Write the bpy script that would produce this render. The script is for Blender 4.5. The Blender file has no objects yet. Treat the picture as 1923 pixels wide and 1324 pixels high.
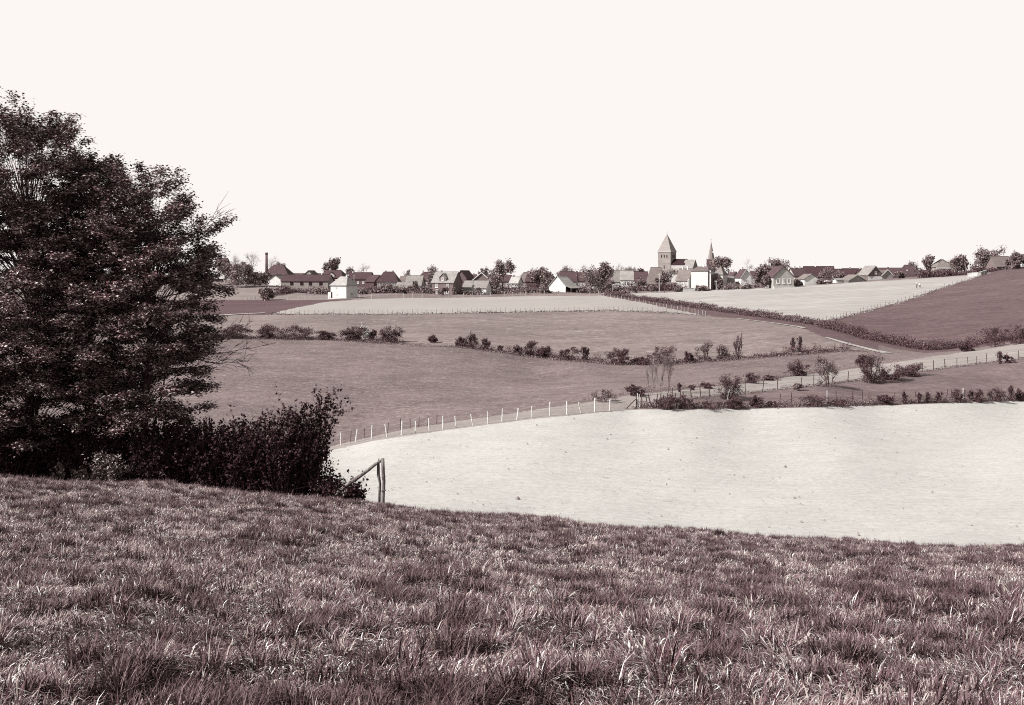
import bpy, math
import numpy as np
from mathutils import Vector

# ---------------------------------------------------------------- camera, sky, sun, exposure
F = 2062.0            # focal length in photograph pixels (photograph 1923 wide)
CX, HY = 961.5, 520.0  # optical axis column, eye-level row
CZ = 20.0             # eye height above datum
scene = bpy.context.scene
COL = scene.collection

cam_data = bpy.data.cameras.new("camera")
cam = bpy.data.objects.new("camera", cam_data)
COL.objects.link(cam)
cam.location = (0, 0, CZ)
cam.rotation_euler = (math.radians(90), 0, 0)
cam_data.sensor_width = 36.0
cam_data.lens = 36.0 * F / 1923.0
cam_data.shift_y = -(662.0 - HY) / 1923.0
cam_data.clip_start = 0.1
cam_data.clip_end = 20000.0
scene.camera = cam

SUN_EL = math.radians(38.0)
SUN_AZ = math.radians(70.0)   # measured from straight behind the camera towards the left
sun_dir = Vector((-math.cos(SUN_EL) * math.sin(SUN_AZ), -math.cos(SUN_EL) * math.cos(SUN_AZ), math.sin(SUN_EL)))

world = bpy.data.worlds.new("World")
scene.world = world
world.use_nodes = True
wn = world.node_tree
wn.nodes.clear()
sky = wn.nodes.new("ShaderNodeTexSky")
sky.sky_type = 'NISHITA'
sky.sun_disc = False
sky.sun_elevation = SUN_EL
sky.sun_rotation = math.atan2(sun_dir.x, sun_dir.y) % (2 * math.pi)
sky.air_density = 1.3
sky.dust_density = 0.2
cap = wn.nodes.new("ShaderNodeMath"); cap.operation = 'MINIMUM'; cap.inputs[1].default_value = 3.45   # even, milky sky
bw = wn.nodes.new("ShaderNodeRGBToBW")
comb = wn.nodes.new("ShaderNodeVectorMath"); comb.operation = 'MULTIPLY'
comb.inputs[1].default_value = (1.0, 0.95, 0.92)
bg = wn.nodes.new("ShaderNodeBackground")
bg.inputs["Strength"].default_value = 0.15
wo = wn.nodes.new("ShaderNodeOutputWorld")
wn.links.new(sky.outputs["Color"], bw.inputs["Color"])
wn.links.new(bw.outputs["Val"], cap.inputs[0])
wn.links.new(cap.outputs["Value"], comb.inputs[0])
wn.links.new(comb.outputs["Vector"], bg.inputs["Color"])
wn.links.new(bg.outputs["Background"], wo.inputs["Surface"])

sun_data = bpy.data.lights.new("sun", 'SUN')
sun_data.energy = 5.0
sun_data.angle = math.radians(0.5)
sun_data.color = (1.0, 0.975, 0.955)
sun = bpy.data.objects.new("sun", sun_data)
sun.rotation_euler = sun_dir.to_track_quat('Z', 'Y').to_euler()
sun.location = sun_dir * 100 + Vector((0, 0, CZ))
COL.objects.link(sun)

scene.view_settings.view_transform = 'Standard'
scene.view_settings.look = 'None'
scene.view_settings.gamma = 1.0
scene.view_settings.exposure = 0.92
scene.cycles.use_denoising = False
scene.cycles.filter_width = 1.05
scene.cycles.max_bounces = 4
scene.cycles.diffuse_bounces = 1
scene.cycles.glossy_bounces = 1
scene.cycles.transparent_max_bounces = 4

RNG = np.random.default_rng(7)

# ---------------------------------------------------------------- helpers: tags, meshes
def tag(o, label=None, cat=None, group=None, kind=None):
    if label: o["label"] = label
    if cat: o["category"] = cat
    if group: o["group"] = group
    if kind: o["kind"] = kind
    return o

def empty(name, loc, rz=0.0):
    o = bpy.data.objects.new(name, None)
    o.empty_display_size = 0.5
    o.location = loc
    o.rotation_euler = (0, 0, rz)
    COL.objects.link(o)
    return o

def np_mesh(name, V, faces, mats, smooth=False):
    """faces: list of (int array n x k, material index)"""
    me = bpy.data.meshes.new(name)
    V = np.asarray(V, dtype=np.float32)
    me.vertices.add(len(V))
    me.vertices.foreach_set("co", V.ravel())
    loops = np.concatenate([f.ravel() for f, _ in faces]).astype(np.int32)
    sizes = np.concatenate([np.full(len(f), f.shape[1], np.int32) for f, _ in faces])
    mi = np.concatenate([np.full(len(f), m, np.int32) for f, m in faces])
    me.loops.add(len(loops))
    me.loops.foreach_set("vertex_index", loops)
    me.polygons.add(len(sizes))
    starts = np.concatenate([[0], np.cumsum(sizes)[:-1]]).astype(np.int32)
    me.polygons.foreach_set("loop_start", starts)
    me.polygons.foreach_set("loop_total", sizes)
    me.polygons.foreach_set("material_index", mi)
    me.polygons.foreach_set("use_smooth", np.full(len(sizes), smooth, dtype=bool))
    for m in mats: me.materials.append(m)
    me.update(calc_edges=True)
    return me

class MB:
    """collects pieces of one mesh"""
    def __init__(s): s.V = []; s.F = []; s.n = 0
    def add(s, V, Fa, m=0):
        V = np.asarray(V, float); Fa = np.asarray(Fa, int)
        if len(V) == 0 or len(Fa) == 0: return
        s.F.append((Fa + s.n, m)); s.V.append(V); s.n += len(V)
    def box(s, x0, x1, y0, y1, z0, z1, m=0):
        v = [(x, y, z) for z in (z0, z1) for y in (y0, y1) for x in (x0, x1)]
        f = [(0,2,3,1),(4,5,7,6),(0,1,5,4),(2,6,7,3),(0,4,6,2),(1,3,7,5)]
        s.add(v, f, m)
    def mesh(s, name, mats, smooth=False):
        return np_mesh(name, np.concatenate(s.V), s.F, mats, smooth)
    def build(s, name, mats, parent=None, smooth=False):
        if not isinstance(mats, (list, tuple)): mats = [mats]
        o = bpy.data.objects.new(name, s.mesh(name, mats, smooth))
        COL.objects.link(o)
        if parent is not None: o.parent = parent
        return o

def link(name, mesh, parent=None, loc=None, rot=None, scale=None):
    o = bpy.data.objects.new(name, mesh)
    COL.objects.link(o)
    if parent is not None: o.parent = parent
    if loc is not None: o.location = loc
    if rot is not None: o.rotation_euler = rot
    if scale is not None: o.scale = scale
    return o

def tube(pts, rads, n=6):
    P = np.asarray(pts, float); R = np.broadcast_to(np.asarray(rads, float), (len(P),))
    T = np.gradient(P, axis=0); T /= np.linalg.norm(T, axis=1)[:, None] + 1e-9
    ref = np.array([0.31, 0.95, 0.05]) if abs(T[:, 1]).mean() < 0.8 else np.array([1.0, 0.1, 0.0])
    A = np.cross(T, ref); A /= np.linalg.norm(A, axis=1)[:, None] + 1e-9
    B = np.cross(T, A)
    a = np.linspace(0, 2 * np.pi, n, endpoint=False)
    V = P[:, None, :] + R[:, None, None] * (np.cos(a)[None, :, None] * A[:, None, :] + np.sin(a)[None, :, None] * B[:, None, :])
    V = V.reshape(-1, 3)
    i = np.arange(len(P) - 1)[:, None] * n; j = np.arange(n)[None, :]; k = (j + 1) % n
    Fq = np.stack([i + j, i + k, i + n + k, i + n + j], -1).reshape(-1, 4)
    c0 = len(V); V = np.vstack([V, P[:1], P[-1:]])
    caps = [(c0, int(q), int((q + 1) % n), c0) for q in range(n)]
    e = (len(P) - 1) * n
    tri = [(c0, (q + 1) % n, q) for q in range(n)] + [(c0 + 1, e + q, e + (q + 1) % n) for q in range(n)]
    return V, Fq, np.array(tri)

def add_tube(mb, pts, rads, n=6, m=0):
    V, Fq, Ft = tube(pts, rads, n)
    base = mb.n
    mb.V.append(V); mb.n += len(V)
    mb.F.append((Fq + base, m)); mb.F.append((Ft + base, m))

def seg_tubes(P0, P1, r0, r1, n=3):
    """many straight tapered twigs at once"""
    P0 = np.asarray(P0, float); P1 = np.asarray(P1, float)
    T = P1 - P0; L = np.linalg.norm(T, axis=1)[:, None] + 1e-9; T = T / L
    ref = np.where(np.abs(T[:, 2:3]) > 0.8, np.array([[1.0, 0, 0]]), np.array([[0, 0, 1.0]]))
    A = np.cross(T, ref); A /= np.linalg.norm(A, axis=1)[:, None] + 1e-9
    B = np.cross(T, A)
    a = np.linspace(0, 2 * np.pi, n, endpoint=False)
    ring = np.cos(a)[None, :, None] * A[:, None] + np.sin(a)[None, :, None] * B[:, None]
    V = np.concatenate([P0[:, None] + ring * np.asarray(r0).reshape(-1, 1, 1), P1[:, None] + ring * np.asarray(r1).reshape(-1, 1, 1)], 1)
    N = len(P0)
    base = np.arange(N)[:, None] * (2 * n); j = np.arange(n)[None]; k = (j + 1) % n
    Fq = np.stack([base + j, base + k, base + n + k, base + n + j], -1).reshape(-1, 4)
    return V.reshape(-1, 3), Fq

def leaf_quads(C, size, rng, flat=0.0, aspect=0.6, fold=0.25):
    """diamond leaves, slightly folded along the midrib; flat 0..1 turns them level"""
    N = len(C)
    size = np.broadcast_to(np.asarray(size, float), (N,))[:, None]
    nrm = rng.normal(size=(N, 3)); nrm /= np.linalg.norm(nrm, axis=1)[:, None]
    nrm = nrm * (1 - flat) + np.array([0, 0, 1.0]) * flat
    nrm /= np.linalg.norm(nrm, axis=1)[:, None] + 1e-9
    d = rng.normal(size=(N, 3)); a = np.cross(nrm, d); a /= np.linalg.norm(a, axis=1)[:, None] + 1e-9
    b = np.cross(nrm, a)
    h = size * 0.5
    V = np.stack([C - a * h, C + b * h * aspect + nrm * h * fold, C + a * h, C - b * h * aspect + nrm * h * fold], 1).reshape(-1, 3)
    return V, np.arange(4 * N).reshape(-1, 4)

# ---------------------------------------------------------------- helpers: materials (a monochrome print: warm darks, neutral lights)
def tone(l, dk=1.0):
    q = l * dk        # dk < 1: toned like a surface mostly seen in half shade
    r = np.interp(q, [0, .02, .05, .10, .18, .30, .55, .75, 1], [2.7, 2.55, 2.1, 1.66, 1.38, 1.22, 1.06, 1.02, 1.02])
    b = np.interp(q, [0, .05, .18, .4, .55, .75, 1], [1.35, 1.20, .97, .935, .935, .95, .965])
    k = 0.42      # picture tone of a sunlit surface -> base colour
    return (float(min(.9, k * l * r)), float(min(.9, k * l)), float(min(.9, k * l * b)), 1.0)

class NT:
    def __init__(s, name):
        s.m = bpy.data.materials.new(name); s.m.use_nodes = True
        s.t = s.m.node_tree; s.b = s.t.nodes["Principled BSDF"]
    def n(s, typ, **kw):
        nd = s.t.nodes.new(typ)
        for k, v in kw.items():
            if k.startswith("i_"): nd.inputs[k[2:].replace("_", " ")].default_value = v
            else: setattr(nd, k, v)
        return nd
    def l(s, a, b): s.t.links.new(a, b)
    def ramp(s, stops):
        r = s.n("ShaderNodeValToRGB"); e = r.color_ramp.elements
        while len(e) < len(stops): e.new(0.5)
        for el, (p, c) in zip(e, stops): el.position = p; el.color = c
        return r

def mat_surface(name, lo, hi, scale, bump=0.3, rough=0.9, detail=6.0, stretch=(1, 1, 1), patch=None, fleck=None, spec=0.15, bump_dist=0.1, drill=None, dk=1.0):
    """two tones mixed by noise; patch=(scale, darken) broad mottling; fleck=(scale, threshold, tone) small spots"""
    t = NT(name)
    tc = t.n("ShaderNodeTexCoord"); mp = t.n("ShaderNodeMapping"); mp.inputs["Scale"].default_value = stretch
    t.l(tc.outputs["Object"], mp.inputs["Vector"])
    nz = t.n("ShaderNodeTexNoise", i_Scale=scale, i_Detail=detail, i_Roughness=0.62)
    t.l(mp.outputs["Vector"], nz.inputs["Vector"])
    rp = t.ramp([(0.30, tone(lo, dk)), (0.70, tone(hi, dk))])
    t.l(nz.outputs["Fac"], rp.inputs["Fac"])
    col = rp.outputs["Color"]
    if patch:
        for ps, amt in (patch if isinstance(patch[0], tuple) else (patch,)):
            n2 = t.n("ShaderNodeTexNoise", i_Scale=ps, i_Detail=3.0, i_Roughness=0.55)
            t.l(mp.outputs["Vector"], n2.inputs["Vector"])
            r2 = t.ramp([(0.32, (1 - amt,) * 3 + (1,)), (0.68, (1 + amt,) * 3 + (1,))])
            t.l(n2.outputs["Fac"], r2.inputs["Fac"])
            mx = t.n("ShaderNodeMix", data_type='RGBA', blend_type='MULTIPLY'); mx.inputs[0].default_value = 1.0
            t.l(col, mx.inputs[6]); t.l(r2.outputs["Color"], mx.inputs[7]); col = mx.outputs[2]
    if drill:                          # (angle, bands per metre, strength): drill rows and wheelings
        m2 = t.n("ShaderNodeMapping"); m2.inputs["Rotation"].default_value = (0, 0, drill[0]); t.l(tc.outputs["Object"], m2.inputs["Vector"])
        wv = t.n("ShaderNodeTexWave", i_Scale=drill[1], i_Distortion=2.5, i_Detail=3.0, i_Detail_Scale=0.6); wv.bands_direction = 'Y'; t.l(m2.outputs["Vector"], wv.inputs["Vector"])
        r4 = t.ramp([(0.0, (1 - drill[2],) * 3 + (1,)), (0.6, (1, 1, 1, 1))]); t.l(wv.outputs["Fac"], r4.inputs["Fac"])
        mx = t.n("ShaderNodeMix", data_type='RGBA', blend_type='MULTIPLY'); mx.inputs[0].default_value = 1.0
        t.l(col, mx.inputs[6]); t.l(r4.outputs["Color"], mx.inputs[7]); col = mx.outputs[2]
    if fleck:
        for fs, th, ft in (fleck if isinstance(fleck[0], tuple) else (fleck,)):
            n3 = t.n("ShaderNodeTexNoise", i_Scale=fs, i_Detail=2.0, i_Roughness=0.5)
            t.l(mp.outputs["Vector"], n3.inputs["Vector"])
            r3 = t.ramp([(th, (0, 0, 0, 1)), (th + 0.04, (1, 1, 1, 1))])
            t.l(n3.outputs["Fac"], r3.inputs["Fac"])
            mx = t.n("ShaderNodeMix", data_type='RGBA'); mx.inputs[7].default_value = tone(ft)
            t.l(r3.outputs["Color"], mx.inputs[0]); t.l(col, mx.inputs[6]); col = mx.outputs[2]
    t.l(col, t.b.inputs["Base Color"])
    t.b.inputs["Roughness"].default_value = rough
    t.b.inputs["Specular IOR Level"].default_value = spec
    if bump:
        bp = t.n("ShaderNodeBump", i_Strength=bump, i_Distance=bump_dist)
        t.l(nz.outputs["Fac"], bp.inputs["Height"]); t.l(bp.outputs["Normal"], t.b.inputs["Normal"])
    return t.m

def mat_leaf(name, lo, hi, rough=0.55, spec=0.2, clump=0.0, cscale=1.0, skew=False, dk=0.75):
    """each leaf or blade its own tone"""
    t = NT(name)
    g = t.n("ShaderNodeNewGeometry")
    rp = t.ramp([(0.0, tone(lo, dk)), (0.6, tone((lo + hi) * 0.45, dk)), (1.0, tone(hi, dk))])
    if skew: rp = t.ramp([(0.0, tone(lo, dk)), (0.45, tone(lo + (hi - lo) * .10, dk)), (0.78, tone(lo + (hi - lo) * .42, dk)), (1.0, tone(hi, dk))])
    t.l(g.outputs["Random Per Island"], rp.inputs["Fac"])
    col = rp.outputs["Color"]
    if clump:                          # patchy noise tone; on the near trees it puts sunlit sprays into colour
        tc = t.n("ShaderNodeTexCoord"); nz = t.n("ShaderNodeTexNoise", i_Scale=cscale, i_Detail=2.0)
        t.l(tc.outputs["Object"], nz.inputs["Vector"])
        r2 = t.ramp([(0.35, (1 - clump,) * 3 + (1,)), (0.65, (1 + clump,) * 3 + (1,))]); t.l(nz.outputs["Fac"], r2.inputs["Fac"])
        mx = t.n("ShaderNodeMix", data_type='RGBA', blend_type='MULTIPLY'); mx.inputs[0].default_value = 1.0
        t.l(col, mx.inputs[6]); t.l(r2.outputs["Color"], mx.inputs[7]); col = mx.outputs[2]
    t.l(col, t.b.inputs["Base Color"])
    t.b.inputs["Roughness"].default_value = rough
    t.b.inputs["Specular IOR Level"].default_value = spec
    return t.m

_mc = {}
def wall_mat(l):
    k = ("w", l)
    if k not in _mc: _mc[k] = mat_surface("wall_%03d" % int(l * 1000), l * 0.88, l * 1.1, 1.4, 0.15, 0.9, patch=(0.35, 0.08))
    return _mc[k]
def roof_mat(l):
    k = ("r", l)
    if k not in _mc: _mc[k] = mat_surface("roof_%03d" % int(l * 1000), l * (0.38 if l < .2 else .66), l * (0.72 if l < .2 else 1.18), 2.2, 0.5, 0.85, stretch=(1, 1, 2.0), patch=(0.5, 0.15), spec=0.2, dk=1.25)
    return _mc[k]
# ---------------------------------------------------------------- terrain: heights from surveyed points (column, row, distance)
def U(px): return (np.asarray(px, float) - CX) / F
def zrow(py, Y): return (HY - np.asarray(py, float)) / F * np.asarray(Y, float)     # height relative to the eye

LINES = {  # field boundaries: (column, row, distance in metres)
 'b1': [(620,846,90),(700,828,92),(835,808,95),(1000,787,98),(1145,773,102),(1200,769,104),(1400,768,108),(1650,762,115),(1923,753,125),(2300,742,140)],
 'b2': [(620,838,92.5),(760,806,97.5),(900,785,101.5),(1020,767,105),(1145,750,109),(1190,741,111),(1360,725,122),(1480,709,135),(1620,690,150),(1760,668,165),(1923,645,180),(2300,592,215)],
 'b3': [(1190,767,104.8),(1230,755,107.5),(1300,748,111),(1400,739,116),(1560,721,126),(1700,702,138),(1923,673,152),(2300,625,175)],
 'b4': [(-300,628,215),(200,630,212),(400,634,208),(480,636,206),(600,637,203),(700,643,200),(850,651,196),(950,663,191),(1060,676,186),(1160,684,183),(1260,684,182),(1400,674,184),(1500,665,187),(1600,658,190),(1650,661,188)],
 'b5': [(-300,596,305),(200,595,302),(400,593,298),(500,591,293),(760,591,290),(900,588,290),(1150,584,290),(1250,588,285),(1335,594,279),(1390,599,266),(1450,606,254),(1500,613,244),(1560,638,212),(1600,648,200),(1650,661,188)],
 'b7': [(505,590,294),(560,577,325),(620,566,362),(700,561,385),(850,559,398),(1000,556,405),(1130,555,407),(1200,567,362),(1260,580,320),(1335,593.5,280)],
 'b6': [(1130,552,415),(1160,556,396),(1260,571,345),(1380,588,296),(1480,602,263),(1530,609,250),(1580,622,238),(1640,638,222),(1740,657,203),(1800,651,205),(1923,632,210),(2300,585,235)],
 'b8': [(-300,563,390),(380,563,390),(500,564,387),(620,563,387),(660,561.5,387)],
 'b9': [(1530,609,250),(1600,593,275),(1700,566,318),(1760,545,350),(1820,526,385),(1860,513,408)],
 'b10': [(1130,551,425),(1250,549,430),(1340,545,430),(1450,540,425),(1600,531,420),(1700,525,416),(1820,517,414),(1860,512.5,412)],
}
ctrl = [p for L in LINES.values() for p in L]
# near hill, its crest, the slope hidden behind it, the pale field in the valley
for px, crow, cY in [(-200,885,37),(0,893,36.5),(300,906,35.5),(560,930,34),(722,945,33),(1000,966,32),(1300,990,31),(1600,1007,30.3),(1923,1018,30),(2150,1028,30)]:
    crow += 7
    for Y, z in ((1.1, 1.56), (2.4, 1.66), (4.9, 1.91)):
        ctrl.append((px, HY + z / Y * F, Y))
    for Y, k in ((6.5, .69), (9, .465), (13.5, .257), (20, .11), (27, .035)):
        ctrl.append((px, crow + (1324 - crow) * k, Y))
    ctrl.append((px, crow, cY))
    ctrl.append((px, crow + 33, cY + 11))
    nearY = 60 - (px - 722) / 1200 * 8
    if px > 500:
        ctrl.append((px, crow + 4, nearY))
        z0 = float(zrow(crow + 4, nearY))
        zf = {560:-14.1,722:-13.9,1000:-12.75,1300:-13.0,1600:-13.4,1923:-14.25,2150:-14.6}[px]
        Yf = {560:89,722:92.5,1000:98,1300:106,1600:113,1923:125,2150:134}[px]
        ctrl.append((px, HY - (z0 * .5 + zf * .5) / ((nearY + Yf) / 2) * F, (nearY + Yf) / 2))
    else:
        for Y, z in ((60, -12.0), (75, -13.2), (90, -13.7)): ctrl.append((px, HY - z / Y * F, Y))
ctrl += [(700,790,110),(700,740,130),(700,690,160),(700,662,182),(1000,752,116),(1000,720,150),(1000,694,175),(500,760,115),(500,716,135),(500,690,152),(480,660,178),
         (300,760,115),(300,720,135),(300,660,175),(0,760,115),(0,720,135),(0,655,178),(600,672,170),(600,650,190),(1250,715,148),(1400,700,155),(1550,690,168),
         (700,615,245),(1000,622,240),(1300,625,230),(1450,630,215),(300,612,250),(0,612,250),(900,573,345),(600,575,330),
         (1350,566,345),(1500,568,330),(1650,552,350),(1800,590,260),(1923,560,285),(1923,525,345),(1900,506,402),(1923,503,402),(2100,485,400),(2300,470,390),(1923,600,240),(2300,540,290),
         (400,548,428),(450,538,455),(530,534,470),(400,534,480),(560,548,440),(650,560,393),(750,550,430),(850,553,420),(1050,549,425),(1000,546,450),(1250,546,445),
         (0,545,430),(0,535,500),(-300,545,430)]
for px, z6, z7 in [(-300,-3.3,-3),(200,-3.3,-3),(600,-4,-3.2),(1000,-4.2,-3.2),(1300,-3.8,-3.1),(1600,-1.2,-1.5),(1850,1.2,0),(2300,6,4)]:
    ctrl += [(px, HY - z6 / 600 * F, 600), (px, HY - z7 / 760 * F, 760), (px, HY + 4.0 / 1500 * F, 1500), (px, HY + 14 / 6000 * F, 6000)]
for Y, z in zip((1.5,4,10,20,36,50,62,90,115,160,205,290,390,470,700,1500,6000), (-1.5,-1.5,-2.3,-4,-6.3,-10,-11.5,-13.5,-13,-11.5,-9.5,-7,-5.5,-3.5,-3,-5,-12)):
    ctrl.append((-900, HY - z / Y * F, Y))
for Y, z in zip((1.5,4,10,20,30,45,52,90,130,170,205,280,400,600,1500,6000), (-1.6,-1.7,-3,-5,-7.3,-10.8,-12.2,-13.3,-13.5,-10.5,-7.5,0,8,6,0,-12)):
    ctrl.append((2850, HY - z / Y * F, Y))
_c = {}
for p in ctrl: _c[(round(p[0], 1), round(p[2], 2))] = p
ctrl = np.array(list(_c.values()), float)
CP = np.stack([U(ctrl[:, 0]) * 4.0, np.log(ctrl[:, 2])], 1)
CZV = zrow(ctrl[:, 1], ctrl[:, 2])

def _phi(r2): return 0.5 * r2 * np.log(r2 + 1e-12)
_n = len(CP)
_K = _phi(((CP[:, None] - CP[None]) ** 2).sum(-1)) + np.eye(_n) * 2e-5
_Pm = np.hstack([np.ones((_n, 1)), CP])
_A = np.block([[_K, _Pm], [_Pm.T, np.zeros((3, 3))]])
_W = np.linalg.solve(_A, np.concatenate([CZV, np.zeros(3)]))

def ground_rel(u, Y):
    u = np.asarray(u, float); Y = np.asarray(Y, float)
    q = np.stack([(u * 4.0).ravel(), np.log(np.maximum(Y, 0.3)).ravel()], 1)
    out = np.empty(len(q))
    for a in range(0, len(q), 20000):
        s = q[a:a + 20000]
        out[a:a + 20000] = _phi(((s[:, None] - CP[None]) ** 2).sum(-1)) @ _W[:_n] + _W[_n] + s @ _W[_n + 1:]
    return out.reshape(u.shape)

def ground(x, y):
    """terrain height (world z) under world x, y"""
    y = np.asarray(y, float)
    return CZ + ground_rel(np.asarray(x, float) / y, y)

def solve_Y(px, py, guess):
    """distance at which the ground lies on the sight line (px, py), nearest to the guess"""
    Ys = guess * np.exp(np.linspace(-0.28, 0.28, 141))
    row = HY - ground_rel(np.full_like(Ys, U(px)), Ys) / Ys * F
    d = row - py
    s = np.where(np.sign(d[:-1]) != np.sign(d[1:]))[0]
    if len(s) == 0: return float(guess)
    r = [Ys[i] + (Ys[i + 1] - Ys[i]) * d[i] / (d[i] - d[i + 1]) for i in s]
    return float(min(r, key=lambda v: abs(v - guess)))

def place(px, py, lo=3.0, hi=900.0):
    """first ground point met by the sight line"""
    Ys = np.exp(np.linspace(math.log(lo), math.log(hi), 900))
    row = HY - ground_rel(np.full_like(Ys, U(px)), Ys) / Ys * F
    i = np.where(row <= py)[0]
    Y = Ys[i[0]] if len(i) else hi
    if len(i) and i[0] > 0:
        a = i[0] - 1
        Y = Ys[a] + (Ys[a + 1] - Ys[a]) * (row[a] - py) / (row[a] - row[a + 1] + 1e-9)
    x = float(U(px)) * Y
    return np.array([x, Y, CZ + float(ground_rel(U(px), Y))])

def line_world(L, step=6.0):
    """points on the ground along a boundary line, every `step` columns"""
    L = np.array(L, float)
    pxs = np.arange(L[0, 0], L[-1, 0] + .01, step)
    pys = np.interp(pxs, L[:, 0], L[:, 1]); g = np.interp(pxs, L[:, 0], L[:, 2])
    Ys = np.array([solve_Y(a, b, c) for a, b, c in zip(pxs, pys, g)])
    X = U(pxs) * Ys
    return np.stack([X, Ys, CZ + ground_rel(U(pxs), Ys)], 1)

# boundaries as distance over column
BX = {}
for k, L in LINES.items():
    La = np.array(L, float)
    pxs = np.arange(La[0, 0], La[-1, 0] + .1, 5.0)
    if pxs[-1] < La[-1, 0]: pxs = np.append(pxs, La[-1, 0])
    Ys = np.array([solve_Y(p, np.interp(p, La[:, 0], La[:, 1]), np.interp(p, La[:, 0], La[:, 2])) for p in pxs])
    BX[k] = (pxs, Ys)
BX['b0'] = (np.array([-1500., 300, 722, 1923, 3500]), np.array([50., 50, 49, 43, 40]))
# the pale field ends behind the bushes on the left
p, y = BX['b1']; BX['b1'] = (np.concatenate([[-1500, 540, 575, 600], p]), np.concatenate([[50.4, 50.4, 60, 84], y]))
p, y = BX['b2']; BX['b2'] = (np.concatenate([[-1500, 535, 570, 600], p]), np.concatenate([[50.8, 50.8, 62, 88], y]))
def B(k, px): return np.interp(px, *BX[k])

cols = np.concatenate([np.arange(-900, -60, 24), np.arange(-60, 1984, 5), np.arange(1984, 2860, 24)]).astype(float)
rows = np.concatenate([np.exp(np.linspace(math.log(1.0), math.log(42), 80, endpoint=False)),
                       np.exp(np.linspace(math.log(42), math.log(130), 110, endpoint=False)),
                       np.exp(np.linspace(math.log(130), math.log(450), 170, endpoint=False)),
                       np.exp(np.linspace(math.log(450), math.log(7000), 44))])
YY = np.repeat(rows[None, :], len(cols), 0)
RANGES = {'b0': (-900, 2900), 'b1': (560, 2300), 'b2': (560, 2300), 'b3': (1190, 2300), 'b4': (-300, 1650), 'b5': (-300, 1650), 'b7': (505, 1335),
          'b6': (1130, 2300), 'b8': (-300, 660), 'b9': (1530, 1860), 'b10': (1130, 1860)}
for j, px in enumerate(cols):
    used = set()
    for k, (a, b) in RANGES.items():
        if not (a <= px <= b): continue
        yb = float(B(k, px)); i = int(np.argmin(np.abs(np.log(YY[j]) - math.log(yb))))
        if i in used: i += 1 if YY[j, i] < yb else -1
        if i in used: continue
        YY[j, i] = yb; used.add(i)
    YY[j] = np.sort(YY[j])
UU = np.repeat(U(cols)[:, None], len(rows), 1)
ZZ = ground_rel(UU, YY)
# small real unevenness of the ground
def wob(x, y, s, seed):
    r = np.random.default_rng(seed); o = np.zeros_like(x)
    for _ in range(6):
        a = r.uniform(0, 2 * np.pi); f = s * r.uniform(.6, 1.7); o += np.sin((x * math.cos(a) + y * math.sin(a)) * f + r.uniform(0, 6.28)) / 6
    return o
XX = UU * YY
ZZ = ZZ + 0.05 * wob(XX, YY, 1.3, 3) * np.clip((YY - 2) / 10, 0, 1) * np.clip((45 - YY) / 10, 0, 1) + (0.012 + .088 * np.clip((YY - 105) / 30, 0, 1)) * wob(XX, YY, 0.45, 5) * np.clip((YY - 50) / 30, 0, 1)
TV = np.stack([XX, YY, CZ + ZZ], -1).reshape(-1, 3)

nr = len(rows)
fx = (cols[:-1] + cols[1:]) / 2
pxm = np.repeat(fx[:, None], nr - 1, 1)
Ym = np.sqrt((YY[:-1, :-1] + YY[1:, 1:]) / 2 * (YY[:-1, 1:] + YY[1:, :-1]) / 2)
def bb(k): return np.repeat(B(k, fx)[:, None], nr - 1, 1)
b0, b1, b2, b3, b4, b5, b6, b7, b8, b9, b10 = [bb('b%d' % i) for i in range(11)]
ID = np.full(pxm.shape, 12)
ID[Ym < b0] = 0
ID[(Ym >= b0) & (Ym < b1)] = 1
m = (Ym >= b1) & (Ym < b2); ID[m] = 2
ID[m & (pxm > 1190) & (Ym < b3)] = 3
ID[m & (pxm > 1190) & (Ym >= b3)] = 4
ID[(Ym >= b2) & (Ym < np.where(pxm < 1650, b4, b6 - 12))] = 5
ID[(pxm < 1650) & (Ym >= b4) & (Ym < b5)] = 6
ID[(pxm < 1650) & (pxm > 1335) & (Ym >= b5) & (Ym < b6)] = 9
ID[(pxm >= 1650) & (Ym >= b6 - 12) & (Ym < b6)] = 9
ID[(pxm < 660) & (Ym >= b5) & (Ym < b8)] = 8
ID[(pxm > 505) & (pxm < 1335) & (Ym >= b5) & (Ym < b7)] = 7
ID[(pxm > 1130) & (pxm <= 1335) & (Ym >= b7) & (Ym < b6)] = 9
ID[(pxm > 1130) & (pxm < 1530) & (Ym >= b6) & (Ym < b10)] = 10
ID[(pxm >= 1530) & (pxm < 1860) & (Ym >= b6) & (Ym < b9)] = 11
ID[(pxm >= 1530) & (pxm < 1860) & (Ym >= b9) & (Ym < b10)] = 10
ID[(pxm >= 1860) & (Ym >= b6) & (Ym < 425)] = 11
ID[(pxm < 620) & (Ym >= b8) & (Ym < 458)] = 13

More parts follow.
